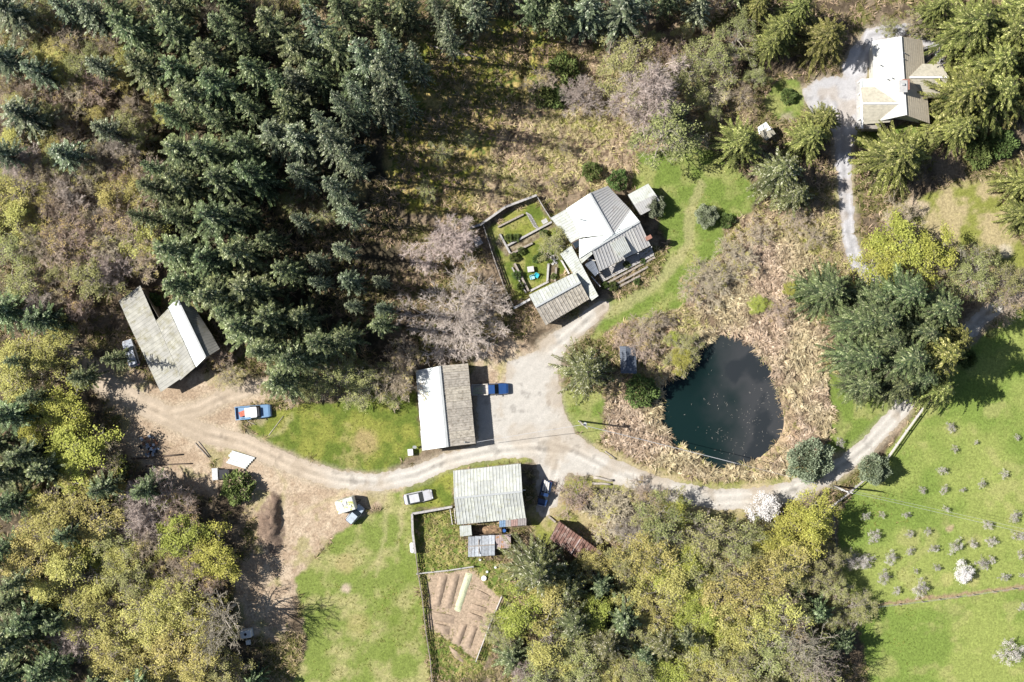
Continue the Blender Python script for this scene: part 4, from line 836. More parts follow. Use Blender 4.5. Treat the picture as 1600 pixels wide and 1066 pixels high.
# 3. east barn -------------------------------------------------
t = thing('ribbed_barn', 'cream ribbed-roof barn south of the road with a low lean-to along its lower edge', 'barn')
h0, h1 = 3.4, 5.6
TL, TR, RL, RR, BL, BR = (708, 736), (813.5, 724.5), (709.5, 778.5), (816, 768), (714.5, 820), (822, 809.5)
def lerp2(a, b, t_): return (a[0] + (b[0] - a[0]) * t_, a[1] + (b[1] - a[1]) * t_)
for (a, b, c_, d_, za, zb, k) in [(TR, TL, RL, RR, h0, h1, 0), (BL, BR, RR, RL, h0, h1, 1)]:
    a2, b2 = lerp2(a, d_, .5), lerp2(b, c_, .5); zm = (za + zb) / 2
    sheets(t, 'roof_slope', 'cream_metal_roof', P(*a, za), P(*b, za), P(*b2, zm), P(*a2, zm), rib=.40, rh=.055, seed=7 + k)
    sheets(t, 'roof_slope', 'cream_metal_roof', P(*lerp2(a, d_, .47), zm - .02), P(*lerp2(b, c_, .47), zm - .02), P(*c_, zb + .05), P(*d_, zb + .05), rib=.40, rh=.055, seed=9 + k)
ridge_cap(P(*RL, h1 + .08), P(*RR, h1 + .08), .3).build('ridge_cap', MAT['flashing'], t)
ring = [P(*TL, h0), P(*BL, h0), P(*BR, h0), P(*RR, h1), P(*TR, h0)]; ring = [P(*TL, h0), P(*RL, h1), P(*BL, h0), P(*BR, h0), P(*RR, h1), P(*TR, h0)]
ring_walls(ring, .35).build('wall', MAT['wall_cream'], t)
A_, B_ = inset_pt(ring, P(*BR, h0), .33), inset_pt(ring, P(*RR, h1), .33); on_wall(t, 'barn_door', A_, B_, .5, 1.4, 2.6, 2.8, MAT['dark_wood'])
A_, B_ = inset_pt(ring, P(*RR, h1), .33), inset_pt(ring, P(*TR, h0), .33); on_wall(t, 'barn_door', A_, B_, .5, 1.4, 2.6, 2.8, MAT['dark_wood'])
box('lamp', MAT['trim_white'], t, P(818.5, 766, 3.6), (.5, .15, .15))
# lean-to of mixed sheets on its south edge
for i, (x0, x1, y0, c_) in enumerate([(780, 790, 812.6, (.25, .36, .5)), (790, 798, 812, (.45, .42, .40)), (798, 809, 811.2, (.45, .30, .26)), (809, 822.5, 810.2, (.40, .36, .34))]):
    mt = mat('sheet_%d' % i, c_, .6, nscale=3, namt=.2); mt.name = 'lean_to_sheet'
    panel(P(x0, y0 + 11.5, 2.2), P(x1, y0 + 10.6, 2.2), P(x1, y0 - .5, 3.2), P(x0, y0 + .3, 3.2), rib=.3, rh=.03, seed=20 + i).build('lean_to_sheet', mt, t)
for x_ in (781, 800, 821.5): box('post', MAT['old_wood'], t, (*XY(x_, 821, 2.1), 1.0), (.12, .12, 2.2))
# green box annexe
t = thing('pale_green_annexe', 'small pale green flat-roofed annexe at the lower left corner of the cream ribbed barn', 'shed')
panel(P(719, 838.5, 2.3), P(737.5, 836.5, 2.3), P(736, 820.5, 2.55), P(718, 822, 2.55), rib=.5, rh=.015).build('roof', MAT['fibreglass'], t)
ring_walls([P(719, 838.5, 2.3), P(737.5, 836.5, 2.3), P(736, 822.5, 2.5), P(718, 823.5, 2.5)], .15).build('wall', MAT['wall_boards'], t)
# compost pen
t = thing('compost_pen', 'open boarded pen of brown straw between the cream ribbed barn and the patchwork-roofed coop', 'pen')
for (a, b) in [((738, 822), (738, 836)), ((738, 836), (783, 833.5)), ((784, 824), (784, 833))]:
    for z_ in (.25, .6, .95): MB().beam(P(*a, z_), P(*b, z_), .05, .26).build('plank', MAT['dark_wood'], t)
hp = MB(); N_ = 14
rr = random.Random(3); vsx = []; 
for j in range(8):
    for i in range(N_): u_, v_ = i / (N_ - 1), j / 7; p_ = XY(739 + 44 * u_, 822.5 + 12 * v_ - 2 * u_); vsx.append((*p_, .15 + .5 * math.sin(math.pi * u_) * math.sin(math.pi * v_) + rr.random() * .22))
hp.add(vsx, [(j * N_ + i, (j + 1) * N_ + i, (j + 1) * N_ + i + 1, j * N_ + i + 1) for j in range(7) for i in range(N_ - 1)]).build('straw_heap', mat('compost', (.30, .20, .12), .95, nscale=4, namt=.4), t)
# coop, two roofs
t = thing('chicken_coop', 'low coop with a patched blue-grey panel roof below the cream ribbed barn', 'coop')
rr = random.Random(5)
for i in range(4):
    for j in range(2):
        x0, x1 = 731.5 + i * 10.5, 731.5 + (i + 1) * 10.5 - .3; y0, y1 = 838.5 - i * .7 + j * 16, 838.5 - i * .7 + (j + 1) * 16 - .3; z0_, z1_ = (2.0, 2.4) if j == 0 else (2.4, 2.0)
        mt = mat('coop_sheet', tuple(c * [.8, 1.15, .95, 1.3, 1.0, .85, 1.2, 1.0][i * 2 + j] for c in (.34, .36, .38)), .45, nscale=4, namt=.25, dirt=(.2, .18, .16), dirt_lo=.55, dirt_hi=.7, spec=.5)
        panel(P(x0, y1, z1_), P(x1, y1, z1_), P(x1, y0, z0_), P(x0, y0, z0_), rib=.35, rh=.025, seed=40 + i).build('roof_sheet', mt, t)
ring_walls([P(732, 839, 2), P(732, 870, 2), P(773, 868, 2), P(773, 836.5, 2)], .1, .1).build('wall', MAT['dark_wood'], t)
MB().beam(P(748, 843, 2.35), P(748.5, 866, 2.35), .12, .1).build('roof_batten', MAT['old_wood'], t); MB().beam(P(733, 854, 2.55), P(773, 851, 2.55), .15, .08).build('roof_batten', MAT['old_wood'], t)
t = thing('rust_patched_shed', 'small shed with rust-patched brown roof adjoining the right side of the coop', 'shed')
panel(P(774, 858, 1.9), P(798.5, 856, 1.9), P(798, 835, 2.2), P(774, 836.5, 2.2), rib=.3, rh=.035, seed=50).build('roof', mat('rust_patch', (.36, .29, .27), .8, nscale=2, namt=.2, dirt=(.36, .18, .06), dirt_scale=1.3, dirt_lo=.56, dirt_hi=.6), t)
ring_walls([P(774.5, 857, 1.9), P(798, 855.5, 1.9), P(798, 836, 2.1), P(774.5, 837, 2.1)], .12).build('wall', MAT['dark_wood'], t)
t = thing('water_barrel', 'blue plastic barrel between the lean-to sheets and the rust-patched shed', 'barrel', P(788, 828, 0))
MB().tube([(0, 0, 0), (0, 0, .3), (0, 0, .6), (0, 0, .88)], [.27, .31, .31, .27], 14).build('body', mat('blue_plastic', (.04, .12, .35), .4, nscale=2, namt=.1), t, smooth=False); MB().tube([(0, 0, .885), (0, 0, .93)], [.28, .26], 14).build('lid', MAT['blue_plastic'], t)

# 4. rusty barn ------------------------------------------------
t = thing('rusty_barn', 'long low shed with a rusty red ribbed roof half hidden under trees', 'shed')
A, B, C, D = (859, 842), (925, 888), (942, 864), (874, 815); 
def q4(u_, v_): return lerp2(lerp2(A, B, u_), lerp2(D, C, u_), v_)
for k, (u0, u1) in enumerate(((0, .5), (.505, 1))):
    lo = panel(P(*q4(u0, 0), 2.4), P(*q4(u1, 0), 2.4), P(*q4(u1, 1), 3.3 + .12 * k), P(*q4(u0, 1), 3.3 + .12 * k), rib=.5, rh=.12, jag=.15, seed=60 + k); lo.build('roof_panel', MAT['rusty_roof'], t)
MB().beam(P(*q4(.503, -.02), 2.55), P(*q4(.503, 1.02), 3.5), .2, .06).build('seam_flashing', MAT['rust_patch'], t)
ring_walls([P(*A, 2.4), P(*B, 2.4), P(*C, 3.4), P(*D, 3.3)], .2, .15).build('wall', MAT['dark_wood'], t)
t = thing('fallen_beam', 'grey timber beam lying on the ground above the rusty roofed shed', 'beam'); MB().beam(P(857, 807, .25), P(868, 816, .35), .3, .25).build('timber', MAT['old_wood'], t)

# 5. farmhouse -------------------------------------------------
t = thing('farmhouse', 'L-shaped farmhouse with white and grey metal roofs above the pond', 'house')
ze, zr = 3.6, 6.0
WT, WB = (884.5, 326.3), (909, 371); RT, RB = (921.3, 302), (958, 366); ET, EB = (949.5, 290.5), (985, 328)
W_, G_ = MAT['white_metal_roof'], MAT['grey_metal_roof']
sheets(t, 'roof_slope', 'white_metal_roof', P(*WB, ze), P(*WT, ze), P(*RT, zr), P(*RB, zr), rib=.45, rh=.03, seed=70)
sheets(t, 'roof_slope', 'grey_metal_roof', P(*ET, ze), P(*EB, ze), P(*RB, zr), P(*RT, zr), rib=.40, rh=.055, seed=71)
# wing
VL, VR = (907, 372), (925, 390)
XR = (999, 346); wl_ = (905, 377)
panel(P(905, 404, 3.9), P(905, 374, ze), P(*RB, zr), P(925, 391, 5.6), rib=.5, rh=.03, seed=72).build('roof_slope', W_, t)
panel(P(*RB, zr - .01), P(985, 328, ze), P(999.5, 346, 5.45), P(960, 368.5, 5.8), rib=.5, rh=.03, seed=73).build('roof_slope', W_, t)
panel(P(925, 391, 5.62), P(*RB, zr - .05), P(999, 346, 5.47), P(997, 347.5, 5.45), rib=1.2, rh=.02).build('roof_slope', W_, t)
sheets(t, 'roof_slope', 'grey_metal_roof', P(936.5, 424, 2.9), P(1017, 383.5, 2.9), P(999.5, 346, 5.5), P(925, 390.5, 5.6), rib=.40, rh=.055, seed=74)
panel(P(905, 405, 3.5), P(909, 412, 3.1), P(926, 397, 4.9), P(924, 391, 5.3), rib=.5, rh=.03).build('roof_slope', MAT['cream_metal_roof'], t)
ridge_cap(P(*RT, zr + .02), P(*RB, zr + .02), .3).build('ridge_cap', MAT['flashing'], t); ridge_cap(P(925, 390.5, 5.62), P(999.5, 346, 5.5), .3).build('ridge_cap', MAT['flashing'], t)
panel(P(968, 403.5, 4.05), P(986, 392, 4.15), P(975, 369, 5.25), P(953, 382, 5.2), rib=.3, rh=.04).build('skylight_panel', MAT['cream_metal_roof'], t)
ring_walls([P(886, 328, ze), P(909, 371, ze), P(908, 405, ze), P(928, 412, 3.3), P(1004, 373, 3.5), P(999, 347, 5.3), P(984, 330, ze), P(950, 293, ze), P(921, 304, 5.8)], .4, .25).build('wall', MAT['wall_cream'], t)
sheets(t, 'roof_slope', 'fibreglass', P(892.5, 380, 2.5), P(860.5, 340.5, 2.5), P(885, 326.5, 3.5), P(909.5, 371, 3.5), rib=.38, rh=.045, seed=75)
for p_ in ((862, 342), (877, 361), (892, 378)): box('post', MAT['trim_white'], t, (*XY(*p_, 2.4), 1.2), (.12, .12, 2.45))
sk = MB().box(P(901, 382, 2.2), (1.3, 1.2, 4.4 - 2), .5).build('bathroom_block', MAT['dark_wood'], t); box('skylight', MAT['window_glass'], sk, P(901, 382, 3.5), (.95, .9, .12), .5)
box('chimney', MAT['brick'], t, P(1013, 372, 3.9), (.8, .6, 2.4), .5); tag(t.children[-1], None)
for (x, y) in ((966, 358), (954, 356), (987, 354), (906.5, 343)): MB().tube([P(x, y, 4.2), P(x, y, 5.9)], .07, 6).build('vent_pipe', MAT['flashing'], t)
# veranda deck and trellis
dk = [(934, 427), (1018, 386), (1022, 398), (941, 440)]
for i in range(7):
    a = lerp2(dk[0], dk[3], i / 6); b = lerp2(dk[1], dk[2], i / 6); MB().beam(P(*a, .5), P(*b, .5), .20 if i else .2, .06).build('deck_board', MAT['grey_wood'], t)
for q in (0, .25, .5, .75, 1):
    p_ = lerp2(dk[0], dk[1], q); MB().beam(P(*p_, 0), P(*p_, 2.8), .12, .12).build('post', MAT['trim_white'], t)
panel(P(914, 414, 2.6), P(930, 432, 2.4), P(936, 426, 2.9), P(925, 400, 2.95), rib=.5, rh=.02).build('glass_roof', MAT['dark_metal_roof'], t)
MB().beam(P(924, 432, 1.8), P(938, 448, 1.8), .1, .1).build('rail', MAT['trim_white'], t)
# front garden terraces
for i, ((a, b)) in enumerate((((944, 445), (1023, 402)), ((948, 452), (1012, 417)), ((965, 449), (1000, 431)))):
    g_ = thing('garden_kerb', ['long timber kerb of the terrace along the farmhouse veranda', 'second timber kerb of the terrace, nearer the lawn', 'short timber kerb in the middle of the terrace'][i], 'kerb', (0, 0, 0), group='timber kerbs below the veranda'); MB().beam(P(*a, .25), P(*b, .25), .3, .5).build('timber', MAT['old_wood'], g_)
# covered walkway
t = thing('covered_walkway', 'narrow pale green ribbed walkway roof linking the farmhouse to its garage', 'walkway')
panel(P(924.5, 470, 2.9), P(875, 397, 2.9), P(893, 384, 3.2), P(935, 462.5, 3.2), rib=.36, rh=.04, seed=80).build('roof', MAT['fibreglass'], t)
for p_ in ((877, 398), (893, 388), (914, 452), (925, 467), (934, 461)): box('post', MAT['trim_white'], t, (*XY(*p_, 2.8), 1.4), (.12, .12, 2.9))
# garage
t = thing('garage', 'garage with pale green and tan ribbed roof slopes at the head of the gravel yard', 'garage')
sheets(t, 'roof_slope', 'fibreglass', P(836.5, 480, 4.6), P(907, 441, 4.6), P(899, 425.5, 3.4), P(826.5, 461, 3.4), rib=.40, rh=.05, seed=81)
sheets(t, 'roof_slope', 'weathered_tan_roof', P(853, 508.5, 2.9), P(921, 467, 2.9), P(907, 441, 4.6), P(836.5, 480, 4.6), rib=.40, rh=.055, seed=82)
ridge_cap(P(836.5, 480, 4.68), P(907, 441, 4.68), .3).build('ridge_cap', MAT['flashing'], t)
ring = [P(826.5, 461, 3.4), P(836.5, 480, 4.5), P(853, 508, 2.9), P(920, 467, 2.9), P(907, 441, 4.5), P(899, 426, 3.4)]
ring_walls(ring, .35).build('wall', MAT['wall_cream'], t)
A_, B_ = inset_pt(ring, ring[2], .33), inset_pt(ring, ring[3], .33)
for q in (.28, .72): on_wall(t, 'garage_door', A_, B_, q, 1.1, 2.7, 2.1, MAT['trim_white'])
# small shed with shrub
t = thing('garden_shed', 'small pale green and grey roofed shed with a shrub on its right side', 'shed')
panel(P(990.5, 320, 3.3), P(1024.5, 303.5, 3.3), P(1013, 287, 2.5), P(981, 304.5, 2.5), rib=.33, rh=.04, seed=83).build('roof_slope', MAT['fibreglass'], t)
panel(P(1001, 336.5, 2.4), P(1034, 319, 2.4), P(1024.5, 303.5, 3.3), P(990.5, 320, 3.3), rib=.33, rh=.04, seed=84).build('roof_slope', MAT['grey_metal_roof'], t)
ring = [P(981, 304.5, 2.5), P(990.5, 320, 3.2), P(1001, 336.5, 2.4), P(1034, 319, 2.4), P(1024.5, 303.5, 3.2), P(1013, 287, 2.5)]; ring_walls(ring, .25).build('wall', MAT['wall_cream'], t)
A_, B_ = inset_pt(ring, ring[0], .24), inset_pt(ring, ring[2], .24); on_wall(t, 'door', A_, B_, .5, 1.0, .9, 1.95, MAT['trim_white'])

# 6. cream house top right ------------------------------------
t = thing('cream_house', 'cream-roofed cross-gabled house with a brick chimney at the end of the grey drive', 'house')
zE, zR = 3.2, 6.2; sm = MAT['shingle_roof']; wm_ = MAT['white_metal_roof']
shingled(P(1366, 191, zE), P(1363, 64, zE), P(1407, 57, zR), P(1415.5, 180, zR), seed=1).build('roof_slope', mat('sunlit_shingles', (.50, .50, .465), .7, nscale=2, namt=.1, dirt=(.42, .40, .34), dirt_lo=.52, dirt_hi=.75), t)['label'] = 'sunlit white slope facing the drive'  # sun side: the light on it is put into a whiter colour
shingled(P(1441, 62.5, zE), P(1452.5, 193, zE), P(1415.5, 180, zR), P(1407, 57, zR), seed=2).build('roof_slope', MAT['cream_metal_roof'] if 0 else mat('tan_shingles', (.62, .54, .40), .85, nscale=3, namt=.12, dirt=(.50, .42, .30), dirt_lo=.52, dirt_hi=.75), t)
# west wing
shingled(P(1345, 137, zE + .1), P(1366, 136, zE + .2), P(1408, 162, 5.7), P(1348, 162, 5.3), seed=3).build('roof_slope', MAT['shingle_roof'], t)
shingled(P(1390, 191, zE + .3), P(1350, 194, zE + .1), P(1348, 162, 5.3), P(1408, 162, 5.7), seed=4).build('roof_slope', MAT['shingle_roof'], t)
# east wing
shingled(P(1470, 101, zE + .4), P(1441, 100, zE + .4), P(1420, 121, 5.5), P(1483, 121, 5.3), seed=5).build('roof_slope', MAT['shingle_roof'], t)
shingled(P(1449, 152, zE + .2), P(1466, 150, zE + .2), P(1483, 121, 5.3), P(1420, 121, 5.5), seed=6).build('roof_slope', MAT['shingle_roof'], t)
ridge_cap(P(1348, 162, 5.35), P(1407, 162, 5.75), .25).build('ridge_cap', MAT['trim_white'], t); ridge_cap(P(1407, 57, zR + .03), P(1415.5, 180, zR + .03), .28).build('ridge_cap', MAT['trim_white'], t); ridge_cap(P(1421, 121, 5.6), P(1482, 121, 5.38), .25).build('ridge_cap', MAT['trim_white'], t)
ring = [P(1364, 66, zE), P(1365, 189, zE), P(1415, 180, zR - .3), P(1451, 191, zE), P(1440, 64, zE), P(1407, 59, zR - .3)]
ring_walls(ring, .5, .2).build('wall', MAT['wall_cream'], t)
ring_walls([P(1350, 137, zE), P(1350, 163, 5.2), P(1352, 192, zE), P(1388, 190, zE), P(1388, 139, zE)], .45, .2).build('wall', MAT['wall_cream'], t); ring_walls([P(1440, 103, zE), P(1446, 150, zE), P(1464, 148, zE), P(1479, 121, 5.0), P(1466, 104, zE)], .35, .2).build('wall', MAT['wall_cream'], t)
ch = box('chimney', MAT['brick'], t, P(1411.5, 135, 5.9), (1.0, 1.6, 3.0)); box('chimney_cap', MAT['concrete'], ch, P(1411.5, 135, 7.45), (1.2, 1.8, .12)); box('flue', MAT['flashing'], ch, P(1411.5, 132, 7.65), (.35, .35, .35))
pr = MB().box((*XY(1346.5, 163, .4), .25), (1.6, 7.0, .3)).build('porch_deck', MAT['concrete'], t)
for y in (126, 145, 165, 185, 199): box('porch_post', MAT['trim_white'], t, (*XY(1345.5, y, 2), 1.5), (.18, .18, 3.0))
MB().beam(P(1345, 125, 3.05), P(1347, 201, 3.05), .3, .25).build('porch_beam', MAT['trim_white'], t); MB().beam(P(1345, 125.5, 3.0), P(1364, 124, 3.0), .3, .25).build('porch_beam', MAT['trim_white'], t); panel(P(1346, 136, 3.0), P(1346, 126, 3.0), P(1366, 125, 3.4), P(1366, 136, 3.4), rib=.6, rh=.02).build('porch_roof', MAT['white_metal_roof'], t)
bay = MB().box((*XY(1360, 198, 1.4), 1.4), (2.4, 1.1, 2.4)).build('bay', MAT['wall_boards'], t); box('window', MAT['window_glass'], bay, (*XY(1360, 203, 1.4), 1.6), (1.8, .08, 1.2))
for (x, y, z_) in ((1376, 102, 4.6), (1394, 122, 5.5), (1387, 124, 5.1), (1413, 83, 6.0), (1412, 92, 6.0)): MB().tube([P(x, y, z_ - .4), P(x, y, z_ + .4)], .09, 6).build('vent_pipe', MAT['dark_metal_roof'], t)
box('east_deck', MAT['concrete'], t, (*XY(1448, 90, 0), .15), (1.2, 3.2, .3))
# hut
t = thing('hut', 'small hut with a white and beige gable roof among cedars', 'shed')
panel(P(1186, 210, 2.2), P(1184, 199, 2.2), P(1197, 190.5, 2.9), P(1205, 202, 2.9), rib=.35, rh=.03).build('roof_slope', MAT['white_metal_roof'], t)
panel(P(1213, 209, 2.2), P(1199, 219, 2.2), P(1186, 203, 2.9), P(1205, 199, 2.9), rib=.35, rh=.03) 
panel(P(1212, 209, 2.1), P(1197, 220, 2.1), P(1187, 206, 2.8), P(1204, 197, 2.85), rib=.35, rh=.03).build('roof_slope', MAT['shingle_roof'], t)
ring_walls([P(1186, 200, 2.2), P(1198, 218, 2.1), P(1211, 209, 2.1), P(1198, 193, 2.4)], .2).build('wall', MAT['wall_cream'], t)
# pond shed
t = thing('pond_shed', 'small dark blue-grey ribbed-roof shed between the big spruce and the pond', 'shed')
panel(P(970, 583.5, 2.3), P(968, 541, 2.3), P(978, 541, 2.5), P(980, 583.5, 2.5), rib=.3, rh=.04).build('roof_slope', MAT['dark_metal_roof'], t)
panel(P(993, 541.5, 2.25), P(995, 584, 2.25), P(980.3, 583.8, 2.5), P(978.3, 541, 2.5), rib=.3, rh=.04, seed=3).build('roof_slope', MAT['dark_metal_roof'], t)
ring_walls([P(969, 542, 2.3), P(971, 583, 2.3), P(994, 583, 2.25), P(992, 542, 2.25)], .2).build('wall', MAT['dark_wood'], t)
# ------------------------------------------------------------ vehicles
def paint(name, c, rough=.3, dirt=None):
    m = mat(name, c, rough, nscale=1.5, namt=.08, dirt=dirt, dirt_lo=.5, dirt_hi=.7, spec=.6); m.node_tree.nodes['Principled BSDF'].inputs['Coat Weight'].default_value = .3; return m
mat('tyre', (.02, .02, .02), .9, namt=.1); mat('chrome', (.5, .5, .52), .25, metal=.9, namt=0); mat('red_lamp', (.45, .02, .02), .3, namt=0); mat('head_lamp', (.7, .7, .68), .15, namt=0); mat('black_plastic', (.03, .03, .035), .6, namt=.1)
def loft(secs):
    """secs: list of (x, halfwidth_bottom, halfwidth_top, z0, z1)"""
    m = MB(); vs_ = []
    for (x, wb, wt, z0, z1) in secs: vs_ += [(x, -wb, z0), (x, -wb, z0 + (z1 - z0) * .6), (x, -wt, z1), (x, wt, z1), (x, wb, z0 + (z1 - z0) * .6), (x, wb, z0)]
    fs = []; n = len(secs)
    for i in range(n - 1):
        for k in range(6): fs.append((i * 6 + k, i * 6 + (k + 1) % 6, (i + 1) * 6 + (k + 1) % 6, (i + 1) * 6 + k))
    fs += [tuple(range(6))[::-1], tuple((n - 1) * 6 + k for k in range(6))]
    fs = [f[::-1] for f in fs]
    return m.add(vs_, fs)
def wheels(t, xs, w_=.78, r=.36):
    for x in xs:
        for s in (-1, 1):
            a = MB().tube([(x, s * (w_ - .11), r), (x, s * (w_ + .11), r)], r, 16).build('wheel', MAT['tyre'], t); MB().tube([(x, s * (w_ + .1), r), (x, s * (w_ + .125), r)], r * .55, 10).build('rim', MAT['chrome'], a)
def vehicle(name, label, kind, pxy, ang, Lg, Wd, body, roofm=None, bed=None, hoodm=None, cat=None, roofh=None):
    t = thing(name, label, cat or kind, (*XY(*pxy), 0), math.radians(ang)); h = Lg / 2; w_ = Wd / 2
    if kind == 'pickup':
        cab0, cab1 = -.06 * Lg, .22 * Lg
        lo = loft([(-h, w_ * .94, w_ * .92, .42, .95), (-h + .1, w_, w_ * .96, .38, 1.02), (cab0, w_, w_ * .96, .38, 1.04), (cab1, w_, w_ * .95, .38, 1.08), (h - .35, w_ * .98, w_ * .88, .38, 1.0), (h - .05, w_ * .9, w_ * .8, .4, .88), (h, w_ * .85, w_ * .75, .45, .8)])
        # open bed cut: body in front, side walls behind
        bd = MB(); f0 = loft([(cab0, w_, w_ * .96, .38, 1.04), (cab1, w_, w_ * .95, .38, 1.08), (h - .35, w_ * .98, w_ * .88, .38, 1.0), (h - .05, w_ * .9, w_ * .8, .4, .88), (h, w_ * .85, w_ * .75, .45, .8)]); bd.add(f0.v, f0.f)
        bd.build('body', body, t, bevel=.03)
        b_ = MB(); bl = cab0 + h
        b_.box((-h + bl / 2, 0, .55), (bl, Wd * .96, .2)); 
        for s in (-1, 1): b_.box((-h + bl / 2, s * (w_ - .07), .78), (bl, .13, .56))
        b_.box((-h + .05, 0, .8), (.1, Wd * .86, .5)); b_.build('bed', bed or body, t)
        cz = loft([(cab0 + .02, w_ * .9, w_ * .8, 1.0, 1.62), (cab0 + .12, w_ * .93, w_ * .8, 1.0, 1.72), (cab1 - .55, w_ * .93, w_ * .78, 1.0, 1.72), (cab1 + .05, w_ * .9, w_ * .84, 1.0, 1.1)])
        g_ = cz.build('windows', MAT['window_glass'], t, bevel=.02)
        box('roof', roofm or body, t, ((cab0 + .1 + cab1 - .55) / 2, 0, 1.74), (cab1 - .6 - cab0, Wd * .78, .05), bevel=.02)
    else:
        lo = loft([(-h, w_ * .85, w_ * .8, .4, .8), (-h + .15, w_ * .95, w_ * .88, .36, .92), (-h * .5, w_, w_ * .93, .34, .98), (h * .3, w_, w_ * .93, .34, .98), (h - .3, w_ * .95, w_ * .85, .36, .84), (h, w_ * .82, w_ * .75, .42, .7)]); lo.build('body', body, t, bevel=.03)
        zt = roofh or 1.42; r0, r1 = (-h * .62, h * .22) if kind == 'car' else (-h * .92, h * .3)
        cz = loft([(r0 - .35 if kind == 'car' else r0, w_ * .86, w_ * .8, .9, .98), (r0 + .05, w_ * .86, w_ * .72, .9, zt), (r1 - .3, w_ * .86, w_ * .72, .9, zt), (r1 + .35, w_ * .88, w_ * .8, .9, .97)]); cz.build('windows', MAT['window_glass'], t, bevel=.02)
        box('roof', roofm or body, t, ((r0 + r1 - .25) / 2, 0, zt + .015), (r1 - r0 - .35, Wd * .73, .05), bevel=.02)
    wheels(t, (-Lg * .3, Lg * .31), w_ - .08, .35 if kind != 'pickup' else .39)
    for s in (-1, 1):
        box('headlight', MAT['head_lamp'], t, (h - .04, s * w_ * .6, .72), (.1, .3, .14)); box('tail_light', MAT['red_lamp'], t, (-h - .01, s * w_ * .8, .8), (.06, .15, .2)); box('mirror', MAT['black_plastic'], t, (Lg * .17, s * (w_ + .1), 1.12), (.12, .2, .14))
    box('bumper', MAT['chrome'], t, (h + .04, 0, .48), (.12, Wd * .84, .16)); box('bumper', MAT['chrome'], t, (-h - .05, 0, .5), (.12, Wd * .84, .16))
    return t
# pickup on the lawn
sb = paint('faded_blue_paint', (.15, .27, .42), .5); wt = paint('white_paint', (.74, .74, .74), .35)
t = vehicle('blue_pickup', 'faded blue pickup with a white canopy parked at the left tip of the barn lawn', 'pickup', (397, 643.5), 185, 5.5, 2.1, sb, wt)
# its white canopy box and red load
t.rotation_euler.z = math.radians(5)
box('canopy', wt, t, (-.15, .02, 1.35), (1.9, 1.45, .85), bevel=.06); box('red_load', mat('red_load', (.50, .14, .09), .7, nscale=5, namt=.4), t, (-1.65, -.1, .95), (.9, .8, .4), .3)
box('hatch', MAT['black_plastic'], t, (.95, .02, 1.35), (.35, 1.3, .6))
# pickup by the middle barn
bp = paint('bright_blue_paint', (.022, .065, .19), .25); wbed = mat('pale_bed', (.50, .46, .40), .7, nscale=4, namt=.2)
t = vehicle('crew_pickup', 'bright blue pickup with a pale loaded bed backed up to the white and tan barn', 'pickup', (766, 608), 2.5, 5.7, 1.75, bp, bp, bed=wbed)
rr = random.Random(9)
lm_ = mat('timber_load', (.52, .46, .34), .8, nscale=5, namt=.2)
for i in range(4): box('plank', lm_ if i % 2 else MAT['straw_mulch'], t, (-1.9 + i * .05, -.5 + i * .33, .72), (1.5, .22, .12), .05 * (i - 1))
# shaded pickup beside east barn
t = vehicle('old_pickup', 'dark blue pickup with a pale load parked in the shade right of the ribbed barn', 'pickup', (850.5, 770), -103, 3.9, 1.55, paint('deep_blue_paint', (.016, .042, .12), .3), None, cat='pickup')
for i in range(3): box('load', MAT['grey_metal_roof'], t, (-1.2 + .1 * i, -.35 + .35 * i, .95), (1.7, .28, .3), .06 * i, bevel=.03)
# silver sedan
t = vehicle('silver_sedan', 'silver sedan parked on the grass left of the cream ribbed barn', 'car', (654, 776), 12, 4.4, 1.75, paint('silver_paint', (.50, .50, .52), .35, (.40, .38, .36)))
# scrap vehicle at left barn
t = vehicle('derelict_wagon', 'grimy grey derelict wagon tight against the left wall of the mossy barn', 'wagon', (206.5, 552), 108, 4.1, 1.8, paint('grimy_paint', (.30, .33, .37), .6, (.14, .12, .11)), paint('grimy_roof', (.42, .45, .50), .6, (.2, .19, .18)), cat='car')
# moss covered trailer and silver van
t = thing('camper_trailer', 'boxy white camper trailer with a moss-stained roof on the dirt clearing', 'trailer', (*XY(543, 787), 0), math.radians(17))
mw = mat('mossy_white', (.60, .60, .56), .6, nscale=2.5, namt=.12, dirt=(.38, .40, .08), dirt_scale=1.0, dirt_lo=.5, dirt_hi=.6)
loft([(-1.5, 1.0, .95, .5, 2.2), (-1.3, 1.05, 1.0, .45, 2.45), (1.25, 1.05, 1.0, .45, 2.45), (1.45, 1.0, .95, .5, 2.25)]).build('body', mw, t, bevel=.05)
for (x, y, a_, b_) in ((-.6, .2, .45, .45), (.6, -.3, .5, .4), (.1, .35, .3, .6)): box('roof_vent', MAT['grey_metal_roof'], t, (x, y, 2.5), (a_, b_, .12))
box('window', MAT['window_glass'], t, (0, -1.055, 1.5), (1.1, .04, .6)); box('door', MAT['trim_white'], t, (.95, -1.06, 1.2), (.6, .04, 1.5)); wheels(t, (0,), .95, .33); MB().beam((1.4, -.3, .5), (2.3, 0, .5), .08, .08).build('drawbar', MAT['black_plastic'], t); MB().beam((1.4, .3, .5), (2.3, 0, .5), .08, .08).build('drawbar', MAT['black_plastic'], t)
t = vehicle('silver_van', 'small silver-blue van angled against the moss-stained trailer', 'van', (555.5, 803), 50, 3.1, 1.5, paint('pale_blue_silver', (.42, .48, .54), .35, (.3, .3, .3)), None, roofh=1.6)
